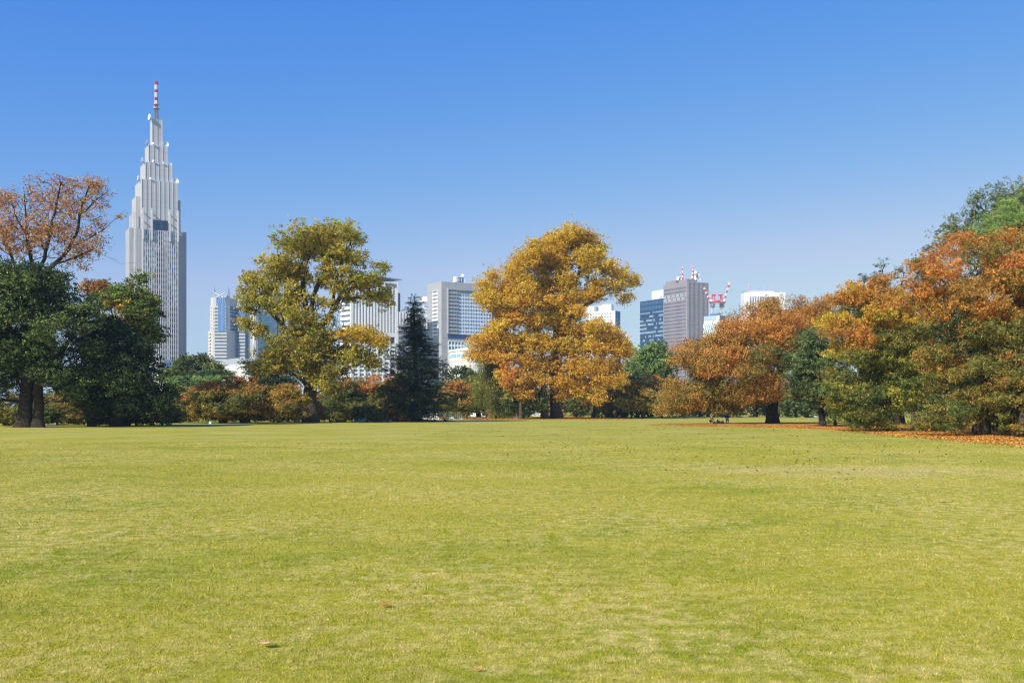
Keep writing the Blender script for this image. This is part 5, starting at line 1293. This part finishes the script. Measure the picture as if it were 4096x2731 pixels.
tree('red_tipped_shrub', 'small red orange bush tip in front of the layered green cedar', 'shrub', (748, 1692), D=150,
     poly=tr(*sm, [(430,775),(500,758),(570,770),(560,820),(600,900),(500,900),(470,830)]), trunks=[tr(*sm, [(520,1160),(520,900)])], r=.1, colour='red', leaf=(.2, .13), nl=2500, K=30, clump=.5, lobe=.8, seed=46)
tree('cherry_tree', 'cherry with a pinkish red crest close behind the left of the tulip tree trunk', 'cherry tree', (1182, 1690), D=141,
     poly=tr(*sm, [(1480,900),(1540,760),(1640,660),(1780,600),(1880,595),(1960,650),(2080,760),(2140,900),(2120,1050),(1980,1090),(1840,1120),(1660,1130),(1560,1060)]),
     trunks=[tr(*sm, q) for q in ([(1960,1135),(2010,1030),(2060,930)], [(1990,1070),(1850,950),(1750,880)])], r=.26, bark=mat('bark_grey', S(140, 130, 122), .9, .1, .3, 3, bump=.03),
     colour=byheight((.8, ['red', 'orange']), (.55, ['rust', 'goldgreen', 'olive']), (-1, ['olive', 'olivegreen', 'rust'])), leaf=(.22, .13), nl=38000, K=55, clump=.7, flat=.5, lobe=1.4, lflat=.5, droop=.4, seed=47, rise=.15)
sc_ = ((1300, 1500), .2551)
tree('cherry_tree', 'cherry with salmon crest and pale pinkish forked trunk left of the conifer', 'cherry tree', (1535, 1684), D=182,
     poly=tr(*sc_, [(400,150),(520,40),(640,-10),(780,-40),(920,-60),(1060,-40),(1150,60),(1200,300),(1160,560),(1060,640),(980,620),(850,640),(720,700),(540,700),(440,560),(380,350)]),
     trunks=[tr(*sc_, q) for q in ([(915,724),(920,680),(900,620),(820,540)], [(925,690),(985,630),(1040,520)])], r=.34, bark=BARK_PALE,
     colour=byheight((.74, ['orange', 'red', 'orange']), (.5, ['olive', 'rust', 'olive']), (-1, ['olivegreen', 'olive', 'olivegreen'])), leaf=(.24, .14), nl=52000, K=55, clump=.8, flat=.5, lobe=1.7, lflat=.5, droop=.4, seed=48, rise=.15, maxdeep=6)
tree('cherry_tree', 'dull olive cherry with dark double trunk just right of the tulip tree', 'cherry tree', (1408, 1687), D=178,
     poly=tr(*sc_, [(-20,300),(60,120),(200,40),(330,-20),(460,60),(560,200),(580,400),(620,560),(560,660),(400,640),(250,690),(100,640),(0,560)]),
     trunks=[tr(*sc_, q) for q in ([(395,728),(400,660),(420,560)], [(470,728),(465,660),(440,580)])], r=.32, bark=BARK_DARK,
     colour=byheight((.72, ['olive', 'rust']), (-1, ['olivegreen', 'olive', 'green'])), leaf=(.24, .14), nl=42000, K=55, clump=.8, flat=.5, lobe=1.7, lflat=.5, droop=.4, seed=49, rise=.15, maxdeep=6)
tree('green_shrub', 'low dark green shrub under the olive cherry', 'shrub', (1360, 1686), D=150, poly=tr(*sc_, [(80,700),(120,660),(200,645),(300,670),(330,725),(60,725)]), trunks=[tr(*sc_, [(200,730),(200,690)])], r=.08, colour='dark', leaf=(.2, .12), nl=4000, K=50, clump=.5, lobe=.7, seed=50, leafmat=LEAF_DARK)

# dark conifer
def conifer(cx, ytop, ybase, prof):
    def f(W, rng, natt):
        pts = []
        for _ in range(natt * 3):
            t = rng.uniform(0, 1) ** .62; r = np.interp(t, *zip(*prof)); lev = round(t * 26 + rng.normal(0, .16)) / 26
            a = rng.uniform(0, 2 * math.pi); q = rng.uniform(.25, 1.) ** .6; z = W(cx, ytop + (ybase - ytop) * min(max(lev, 0), 1))
            rr = r * q * (1 + .28 * math.sin(3 * a + lev * 40)); rr_px = rr * W(1, 0)[0] - 0
            kx = (W(1, 0)[0] - W(0, 0)[0])
            pts.append((z[0] + rr * kx * math.cos(a), z[1] + rr * kx * math.sin(a), z[2] - .12 * rr * kx + .2 * rng.normal()))
            if len(pts) >= natt: break
        pts = np.array(pts); names = ['bluedark', 'darker', 'bluedark', 'dark']
        return pts, np.array([pal(names[rng.integers(0, 4)], rng, 1)[0] for _ in pts])
    return f
tree('conifer_tree', 'dark pointed conifer with a straight trunk in the middle of the lawn edge', 'conifer', (1660, 1684), D=157,
     custom=conifer(1662, 1195, 1668, [(0, 3), (.08, 18), (.2, 30), (.34, 46), (.42, 84), (.5, 106), (.62, 108), (.8, 130), (.93, 122), (1, 84)]), trunks=[[(1662, 1684), (1663, 1560), (1660, 1400), (1657, 1206)]],
     r=.55, leaf=(.34, .055), nl=84000, K=75, clump=1.0, flat=.35, seg=1.2, bf=.6, seed=51, bark=BARK_DARK, leafmat=LEAF_DARK, rise=1.2, up=.8)

# right of the conifer
tree('broadleaf_tree', 'rounded dark green trees top beneath the white curved building', 'tree', (1830, 1668), D=250, poly=[(1770,1560),(1780,1490),(1800,1455),(1830,1446),(1868,1452),(1890,1480),(1930,1500),(1950,1560),(1900,1640),(1800,1640)],
     trunks=[[(1840, 1668), (1840, 1560)]], r=.4, colour=anyof('green', 'dark', 'dark'), leaf=(.42, .3), nl=20000, K=55, clump=1.1, lobe=2.2, lflat=.75, seed=52, bark=BARK_DARK, seg=2, leafmat=LEAF_DARK)
tree('cherry_tree', 'small orange brown cherry right of the conifer behind the bench', 'cherry tree', (1802, 1672), D=200, poly=[(1730,1640),(1745,1580),(1780,1540),(1810,1510),(1850,1530),(1880,1570),(1895,1610),(1880,1652),(1830,1655),(1790,1650),(1750,1655)],
     trunks=[[(1802, 1673), (1806, 1655), (1815, 1620)], [(1804, 1662), (1785, 1640)]], r=.28, colour=byheight((.6, ['orange', 'rust']), (.4, ['rust', 'olive', 'barebrown']), (-1, ['olive', 'green', 'olivegreen'])), leaf=(.3, .18), nl=22000, K=45, clump=.9, flat=.5, lobe=1.7, lflat=.5, seed=53, rise=.15)
tree('thin_brown_tree', 'thin pale brown tree between the small cherry and the weeping green tree', 'tree', (1860, 1667), D=215, poly=[(1845,1640),(1835,1580),(1850,1535),(1875,1520),(1895,1545),(1905,1600),(1895,1650)],
     trunks=[[(1868, 1668), (1868, 1590)]], r=.2, colour=anyof('rust', 'barebrown', 'olive'), leaf=(.26, .16), nl=9000, K=35, clump=.9, lobe=1.4, seed=54)
tree('weeping_tree', 'tall weeping light green tree left of and behind the golden pair', 'tree', (1967, 1668), D=212,
     poly=[(1885,1640),(1885,1560),(1905,1480),(1900,1440),(1925,1380),(1938,1300),(1955,1270),(1985,1262),(2010,1300),(2030,1420),(2050,1540),(2050,1630),(2010,1655),(1940,1650)], trunks=[[(1967, 1669), (1967, 1640), (1965, 1500), (1965, 1300)], [(1966, 1600), (1930, 1540)], [(1966, 1560), (2000, 1480)]],
     r=.7, bark=mat('bark_brown', S(120, 92, 72), .9, .1, .3, 3, bump=.03), colour=anyof('olivegreen', 'yellowgreen', 'olivegreen'), leaf=(.45, .09), nl=46000, K=50, clump=1.1, flat=1.2, lobe=1.9, lflat=1.1, droop=1.4, seed=55, seg=1.6, rise=0, maxdeep=6)
tree('broadleaf_tree', 'low dark green tree with a thick brown trunk left of the golden pair', 'tree', (2076, 1670), D=205,
     poly=[(2000,1600),(2020,1560),(2080,1540),(2150,1550),(2200,1590),(2190,1640),(2140,1660),(2040,1652)], trunks=[[(2076, 1671), (2076, 1640), (2085, 1590)]], r=.75, bark=MATS['bark_brown'], colour=anyof('green', 'dark', 'olivegreen'), leaf=(.34, .24), nl=22000, K=55, clump=1., lobe=1.9, lflat=.6, seed=56, leafmat=LEAF_DARK, maxdeep=5)
tree('orange_tree', 'low orange leaved tree in front of the low dark green tree', 'tree', (2090, 1671), D=200,
     poly=[(1990,1480),(2020,1450),(2100,1480),(2140,1540),(2120,1600),(2060,1590),(2010,1560)], trunks=[[(2084, 1673), (2080, 1600), (2060, 1530)]], r=.3, colour=anyof('goldlow', 'orange', 'rust'), leaf=(.3, .2), nl=14000, K=45, clump=.9, lobe=1.8, lflat=.7, seed=57)
tree('broadleaf_tree', 'dark tree glimpsed under the right of the golden pair', 'tree', (2330, 1664), D=250,
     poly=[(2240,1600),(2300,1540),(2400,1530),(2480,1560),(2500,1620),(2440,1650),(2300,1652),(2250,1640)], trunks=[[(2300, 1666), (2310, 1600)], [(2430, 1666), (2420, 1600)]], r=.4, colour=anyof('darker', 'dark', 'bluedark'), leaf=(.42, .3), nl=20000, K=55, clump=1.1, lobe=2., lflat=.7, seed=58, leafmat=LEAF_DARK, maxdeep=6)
tree('maple_tree', 'low orange red tree under the right end of the golden crown', 'tree', (2380, 1664), D=235,
     poly=[(2320,1620),(2360,1570),(2440,1530),(2520,1510),(2580,1520),(2600,1560),(2560,1600),(2480,1630),(2400,1645)], trunks=[[(2372, 1668), (2378, 1620), (2420, 1570)]], r=.25, colour=anyof('rust', 'orange', 'goldlow'), leaf=(.34, .2), nl=18000, K=50, clump=1., flat=.5, lobe=1.8, lflat=.5, seed=59, maxdeep=5)
tree('ginkgo_tree', 'fresh green round tree standing before the navy slab tower', 'tree', (2590, 1664), D=260,
     poly=[(2480,1520),(2495,1460),(2515,1400),(2545,1385),(2570,1392),(2600,1368),(2640,1360),(2680,1378),(2705,1420),(2710,1480),(2700,1560),(2640,1580),(2500,1570)], trunks=[[(2600, 1666), (2600, 1560), (2610, 1440)], [(2600, 1560), (2550, 1480)]],
     r=.5, colour=anyof('brightgreen', 'brightgreen', 'green'), leaf=(.45, .26), nl=40000, K=55, clump=1.15, flat=1., lobe=2.4, lflat=1.0, droop=.4, seed=60, seg=2, maxdeep=8)
tree('cherry_tree', 'wide olive brown cherry on the far lawn beneath the fresh green tree', 'cherry tree', (2570, 1662), D=215,
     poly=[(2440,1640),(2450,1580),(2480,1530),(2530,1500),(2600,1492),(2660,1510),(2740,1530),(2760,1600),(2720,1650),(2600,1655),(2500,1652)], trunks=[[(2570, 1672), (2575, 1640), (2600, 1600)]],
     r=.35, colour=byheight((.7, ['orange', 'rust', 'olive']), (.3, ['olive', 'rust']), (-1, ['yellowgreen', 'olive', 'goldgreen'])), leaf=(.32, .19), nl=42000, K=50, clump=1., flat=.5, lobe=2., lflat=.5, seed=61, rise=.1, maxdeep=6)

# rust coloured cherry, centre right
s2 = ((2400, 1100), .4464)
tree('cherry_tree', 'great rust and orange cherry with a stout dark trunk shading the picnic', 'cherry tree', (3087, 1696),
     poly=tr(*s2, [(500,1230),(510,1120),(560,1010),(600,930),(680,880),(640,760),(620,690),(700,580),(800,560),(900,545),(980,480),(1060,400),(1120,350),(1220,290),(1330,250),(1420,220),(1520,205),(1650,180),(1780,165),(1900,175),(2016,165),(2150,260),(2150,500),(2000,620),(1800,700),(1700,820),(1660,960),(1640,1080),(1540,1190),(1400,1180),(1300,1215),(1160,1230),(1060,1240),(960,1275),(900,1180),(800,1240),(700,1290),(600,1285),(540,1290)]),
     trunks=[tr(*s2, q) for q in ([(1540,1336),(1545,1200),(1570,1080),(1610,900),(1660,700),(1700,560)], [(1560,1130),(1480,1000),(1350,850),(1200,700),(1050,580)], [(1610,900),(1720,800),(1800,600),(1860,400)], [(1560,1110),(1300,1000),(1050,960),(800,950)], [(1350,850),(1300,650),(1350,400)], [(1050,960),(850,1050),(680,1150)], [(1570,1060),(1500,900),(1500,700)])],
     r=.62, colour=byheight((.74, ['orange', 'rust', 'rust']), (.5, ['rust', 'orange', 'olive', 'rust']), (.2, ['olive', 'rust', 'orange', 'olivegreen']), (-1, ['olive', 'rust', 'olive'])),
     leaf=(.22, .11), nl=200000, K=50, clump=1.15, flat=.5, lobe=1.9, lflat=.6, droop=.5, seed=62, bark=BARK_DARK, rise=.1, maxdeep=9, bf=.25)
tree('camellia_tree', 'dark glossy evergreen with a narrow crown between the great rust cherry and yellow green cherry', 'tree', (3275, 1697), D=112,
     poly=[(3128,1490),(3132,1410),(3170,1370),(3200,1320),(3240,1300),(3290,1305),(3340,1360),(3390,1450),(3400,1560),(3370,1640),(3330,1690),(3290,1694),(3270,1640),(3220,1620),(3160,1570)], trunks=[[(3290, 1699), (3290, 1600), (3270, 1400)], [(3340, 1699), (3335, 1640), (3320, 1500)]],
     r=.28, colour=anyof('camellia', 'dark', 'camellia'), leaf=(.2, .09), nl=62000, K=75, clump=.65, flat=.6, lobe=1.2, lflat=.7, droop=.3, seed=63, bark=BARK_DARK, leafmat=LEAF_DARK, maxdeep=5)

# right hand cherries
s3 = ((3100, 650), .7656)
tree('cherry_tree', 'yellow green and orange cherry with a pale trunk, second from the right edge', 'cherry tree', (3562, 1726),
     poly=tr(*s3, [(225,1160),(250,1060),(260,960),(220,860),(225,790),(290,700),(330,640),(360,610),(440,575),(520,560),(600,575),(680,590),(760,640),(830,760),(870,900),(880,1060),(860,1180),(800,1230),(720,1330),(640,1350),(560,1425),(450,1425),(390,1400),(330,1320),(260,1250)]),
     trunks=[tr(*s3, q) for q in ([(603,1406),(600,1330),(590,1180),(580,1000),(560,850),(540,700)], [(590,1100),(450,980),(380,850)], [(590,1180),(450,1100),(340,1080)], [(580,1000),(700,850),(760,760)], [(592,1220),(700,1120),(800,1060)])],
     r=.26, colour=lambda x, z, l, r: (('orange', 'orange', 'rust', 'gold')[int(l * 997) % 4] if z + .25 * (l - .5) > .72 or (x < .35 and z > .5 and l > .3) else ('yellowgreen', 'olivegreen', 'olive', 'green', 'olivegreen')[int(l * 997) % 5]),
     leaf=(.17, .075), nl=155000, K=60, clump=.68, flat=.45, lobe=1.4, lflat=.5, droop=.5, seed=64, rise=.1, maxdeep=5.5, bf=.25, seg=.8)
tree('cherry_tree', 'big orange topped cherry filling the right edge with twin grey trunks', 'cherry tree', (3915, 1746), D=74,
     poly=tr(*s3, [(690,560),(680,500),(740,470),(830,440),(850,400),(800,350),(860,365),(950,350),(1010,320),(1060,355),(1160,335),(1240,320),(1330,330),(1500,350),(1560,600),(1560,1470),(1340,1480),(1240,1470),(1190,1450),(1140,1440),(1060,1380),(1010,1390),(940,1400),(880,1440),(830,1420),(760,1430),(700,1430),(730,1310),(800,1210),(820,1130),(740,1080),(760,960),(700,900),(700,800),(650,700),(700,640)]),
     trunks=[tr(*s3, q) for q in ([(1062,1432),(1070,1330),(1085,1200),(1100,1000),(1080,800),(1050,600)], [(1092,1430),(1095,1330),(1130,1150),(1220,950),(1280,750)], [(1095,1080),(950,950),(820,850)], [(1085,1200),(950,1180),(830,1270)], [(1080,800),(950,680),(800,560)], [(1220,950),(1350,850),(1450,700)], [(950,1180),(880,1290),(780,1330)])],
     r=.3, colour=byheight((.80, ['orange', 'orange', 'red']), (.62, ['orange', 'rust', 'olive', 'orange']), (.35, ['rust', 'olive', 'olivegreen', 'olive']), (-1, ['olive', 'olivegreen', 'green'])),
     leaf=(.16, .07), nl=200000, K=60, clump=.62, flat=.45, lobe=1.4, lflat=.5, droop=.5, seed=65, rise=.1, maxdeep=5, bf=.25, seg=.8)
tree('cherry_tree', 'dark leaning cherry trunk with drooping olive leaves at the right border', 'cherry tree', (4085, 1752), D=69,
     poly=tr(*s3, [(1180,1000),(1300,950),(1500,950),(1500,1420),(1330,1440),(1220,1430),(1200,1350),(1150,1250)]), trunks=[tr(*s3, [(1290,1438),(1300,1350),(1330,1200),(1400,1000)])],
     r=.3, colour=anyof('olive', 'olivegreen', 'rust'), leaf=(.16, .07), nl=32000, K=70, clump=.55, flat=.4, lobe=1., lflat=.4, droop=.5, seed=66, seg=.8, maxdeep=3)
tree('cherry_tree', 'slender trunk of a shaded cherry between the two big right hand cherries', 'cherry tree', (3660, 1706), D=104,
     poly=tr(*s3, [(600,1150),(700,1060),(820,1050),(900,1120),(900,1260),(800,1310),(700,1290),(620,1250)]), trunks=[tr(*s3, [(738,1380),(734,1320),(740,1180)])], r=.36, colour=anyof('green', 'olivegreen', 'dark'), leaf=(.18, .09), nl=24000, K=60, clump=.7, lobe=1.3, lflat=.5, seed=67)
tree('evergreen_tree', 'dark grey green evergreen rising above the orange cherry at the top right', 'tree', (3900, 1690), D=135,
     poly=tr(*s3, [(820,420),(850,350),(890,280),(940,210),(1000,160),(1060,135),(1100,130),(1150,90),(1165,75),(1200,110),(1260,95),(1400,80),(1600,100),(1600,700),(1000,700),(850,560)]), trunks=[tr(*s3, [(1080,1360),(1080,700),(1120,300)])],
     r=.6, colour=anyof('olivegreen', 'green', 'camellia', 'olivegreen'), leaf=(.26, .12), nl=70000, K=65, clump=.9, flat=1., lobe=1.9, lflat=1., seed=68, leafmat=LEAF_DARK, maxdeep=7)
tree('pine_tree', 'lighter green pine with tufted needles in the top right corner', 'pine', (4000, 1700), D=120,
     poly=tr(*s3, [(1010,330),(1060,290),(1130,250),(1150,190),(1220,170),(1290,150),(1400,140),(1600,150),(1600,500),(1100,480)]), trunks=[tr(*s3, [(1300,1370),(1280,700),(1270,300)])],
     r=.45, colour='pine', leaf=(.26, .05), nl=52000, K=80, clump=.8, flat=.6, lobe=1.5, lflat=.6, seed=69, leafmat=LEAF_DARK, maxdeep=5)
for i, (pp, bx, lb) in enumerate((([(520,600),(530,530),(560,480),(590,500),(610,600)], 570, 'small dark pine tip poking above the yellow green cherry'), ([(630,580),(640,545),(670,540),(700,570),(690,600)], 665, 'low green pine tip in the notch between the two big cherries'), ([(740,520),(755,440),(790,420),(840,430),(850,500)], 790, 'bluish pine top left of the highest orange cherry crest'), ([(430,600),(440,570),(490,570),(500,600)], 465, 'tiny dark pine tip at the left shoulder of the yellow green cherry'))):
    q = tr(*s3, pp + [(bx + 50, 900), (bx - 50, 900)]); tree('pine_tree', lb, 'pine', (3100 + bx * .7656, 1690), D=128, poly=q, trunks=[tr(*s3, [(bx, 1350), (bx, 900), (bx, 600)])], r=.25,
        colour=anyof('cedar', 'dark'), leaf=(.24, .05), nl=9000, K=70, clump=.6, flat=.5, lobe=1.0, lflat=.6, seed=70 + i, leafmat=LEAF_DARK, group='pines behind the right hand cherries')
tree('evergreen_shrub', 'glossy dark green shrub on the leaf litter left of the pale cherry trunk', 'shrub', (3420, 1708), D=100,
     poly=tr(*s3, [(360,1340),(370,1270),(430,1220),(490,1250),(500,1330),(470,1385),(400,1390)]), trunks=[tr(*s3, [(430,1392),(430,1330)])], r=.12, colour=anyof('camellia', 'green', 'dark'), leaf=(.17, .08), nl=14000, K=60, clump=.5, lobe=.9, seed=75, leafmat=LEAF_DARK)
for i, (pp, bx, lb) in enumerate((([(760,1320),(760,900),(860,700),(1000,700),(1080,900),(1080,1300),(1000,1330),(850,1335)], 880, 'dark evergreen added as shade in the gap behind the twin grey trunks'), ([(1040,1330),(1050,900),(1150,700),(1400,700),(1560,800),(1560,1340),(1300,1350)], 1250, 'dark evergreen added as shade behind the far right cherry'),
    ([(440,1240),(480,900),(560,760),(700,760),(800,900),(800,1180),(700,1250),(560,1240)], 640, 'dark evergreen added as shade inside the yellow green cherry'))):
    tree('evergreen_tree', lb, 'tree', (3100 + bx * .7656, 1690), D=112 + 5 * i, poly=tr(*s3, pp), trunks=[tr(*s3, [(bx, 1362), (bx, 1250), (bx, 1000)])], r=.35, colour=anyof('darker', 'dark'), leaf=(.28, .17), nl=34000, K=60, clump=.9, lobe=1.8, lflat=.7, seed=76 + i, leafmat=LEAF_DARK, bark=BARK_DARK, maxdeep=6, group='dark evergreens added as shade behind the right hand cherries')  # dark trees added to fill the gaps between the cherries with shade

# trees closing the far side of the lawn: five modelled trees and copies of them
backs = []
specs = [('olive', 'olive brown'), ('dark', 'dark green'), ('rust', 'rust coloured'), ('green', 'mid green'), ('olivegreen', 'olive green')]
for i, (cn, word) in enumerate(specs):
    o = tree('far_tree', 'x', 'tree', (2048, 1664), D=288, poly=[(1985,1655),(1975,1610),(1990,1560),(2020,1535),(2060,1530),(2100,1550),(2122,1600),(2120,1655),(2050,1663),(1985,1662)], trunks=[[(2048, 1665), (2050, 1600)]], r=.3, colour=anyof(cn, cn, 'olivegreen'),
             leaf=(.55, .36), nl=9000, K=50, clump=1.4, lobe=2.2, lflat=.65, seed=90 + i, bark=BARK_DARK, seg=2, group='far trees')
    backs.append(o)
rgb = random.Random(8); slots = []
for j, px in enumerate(list(range(60, 700, 80)) + list(range(820, 1600, 110)) + list(range(1640, 4200, 92))):
    slots.append((px + rgb.uniform(-25, 25), (rgb.uniform(165, 185) if px < 700 else rgb.uniform(235, 300)), rgb.uniform(.75, 1.15) * (.62 if px < 700 else 1)))
def where(px):
    m = [(120, 'behind the two thick trunks at the far left'), (330, 'under the huge dark evergreen'), (520, 'right of the twin evergreen trunks'), (720, 'beside the small ochre cherry'), (1000, 'behind the rust topped cherry'), (1250, 'behind the tulip tree trunk'), (1480, 'behind the two olive cherries'), (1680, 'behind the dark conifer'), (1860, 'behind the park bench'),
         (2060, 'behind the weeping tree trunk'), (2250, 'behind the golden pair trunks'), (2450, 'under the right side of the golden crown'), (2650, 'behind the wide olive cherry'), (2860, 'above the squatting person'), (3060, 'left of the stout cherry trunk'), (3230, 'right of the stout cherry trunk'), (3420, 'behind the narrow glossy evergreen'), (3650, 'behind the pale cherry trunk'), (3900, 'left of the twin grey trunks'), (9999, 'at the far right border')]
    for lim, t in m:
        if px < lim: return t
seen = {}
for j, (px, D, s) in enumerate(slots):
    k = j % 5; src = backs[k]; dark_ok = 1
    if j < 5: o = src
    else:
        o = src.copy(); COL.objects.link(o)
        for ch in src.children:
            c = ch.copy(); COL.objects.link(c); c.parent = o
    o.location = ((px - 2048) / F * D, D, 0); o.rotation_euler = (0, 0, rgb.uniform(0, 6.28)); o.scale = (s * rgb.uniform(.95, 1.3), s * rgb.uniform(.95, 1.3), s)
    o['label'] = '%s far tree %s' % (specs[k][1], where(px)); seen[o['label']] = seen.get(o['label'], 0) + 1
    if seen[o['label']] > 1: o['label'] = '%s, %s one' % (o['label'], ('', '', 'the right hand', 'the rightmost')[min(3, seen[o['label']])])

# low clipped hedge shrubs closing the lawn behind the left hand trees
hs3 = []
for i, (cn, w) in enumerate((('olive', 'olive brown'), ('green', 'green'), ('rust', 'russet'))):
    hs3.append((tree('hedge_shrub', 'x', 'shrub', (1000, 1690), D=150, poly=[(925,1688),(915,1650),(935,1615),(970,1602),(1010,1598),(1050,1606),(1080,1630),(1088,1688)], trunks=[[(1000, 1688), (1000, 1650)]], r=.1, colour=anyof(cn, cn, 'olivegreen'),
        leaf=(.24, .15), nl=9000, K=50, clump=.7, lobe=1.1, lflat=.7, seed=120 + i, bark=BARK_DARK, group='hedge shrubs'), w))
spots = list(range(20, 720, 105)) + list(range(760, 1640, 118)); used = {}
for j, px in enumerate(spots):
    src, w = hs3[j % 3]; D = 119 + 2.5 * (j % 4) if px < 720 else 150 + 3 * (j % 3)
    if j < 3: o = src
    else:
        o = src.copy(); COL.objects.link(o)
        for ch in src.children: q = ch.copy(); COL.objects.link(q); q.parent = o
    o.location = ((px - 2048) / F * D, D, 0); o.rotation_euler = (0, 0, j * 1.7); s = rgb.uniform(.8, 1.1); o.scale = (s, s, s * (.75 if px < 720 else .85))
    o['label'] = '%s hedge shrub %s' % (w, where(px)); used[o['label']] = used.get(o['label'], 0) + 1
    if used[o['label']] > 1: o['label'] += ', the right hand of two alike'

# fallen leaves under the right hand trees
G = lambda px, py: ((px - 2048) / F * depth(py), depth(py))
lc = [(232,160,56),(220,144,50),(240,184,84),(204,120,48),(226,176,110),(170,110,56),(150,104,60)]
litter('fallen_leaves', 'orange fallen leaves strewn in a band under the right hand cherries', [G(2540,1700),G(2700,1704),G(2900,1708),G(3100,1712),G(3300,1720),G(3500,1742),G(3700,1762),G(3900,1778),G(4110,1798),G(4350,1815),G(4350,1720),G(3900,1700),G(3400,1690),G(3100,1690),G(2800,1694)], 210000, .125, lc, 7)
litter('scattered_leaves', 'sparse brown leaves scattered over the middle lawn', [G(1700,1700),G(4200,1700),G(4300,1850),G(3600,2000),G(2500,1900),G(1500,1760)], 2200, .10, [(120,84,44),(150,96,50),(96,80,44)], 8)
litter('leaf_dusting', 'thin line of orange leaves at the foot of the golden trees', [G(1800,1680),G(2600,1679),G(2600,1668),G(1800,1668)], 9000, .2, [(200,140,60),(190,120,60)], 9)
litter('near_leaf_specks', 'tiny pale leaf scraps dotted on the near lawn', [(-9,7.5),(9,7.5),(24,40),(-24,40)], 520, .035, [(190,140,90),(170,110,60),(210,180,120)], 10)
print('LEAVES', LEAF_COUNT[0])

# ---------------------------------------------------------------- the air
hz = MB().obox((-2450, -250, -1), (4900, 0, 0), (0, 3700, 0), (0, 0, 276))
hm = bpy.data.materials.new('haze_air'); hm.use_nodes = True; hn = hm.node_tree.nodes; hn.remove(hn['Principled BSDF'])
pv = hn.new('ShaderNodeVolumePrincipled'); pv.inputs['Color'].default_value = (.46, .74, 1.0, 1); pv.inputs['Density'].default_value = HAZE; pv.inputs['Anisotropy'].default_value = 0.0
hm.node_tree.links.new(pv.outputs[0], hn['Material Output'].inputs['Volume'])
tag(hz.build('haze', hm), kind='stuff')
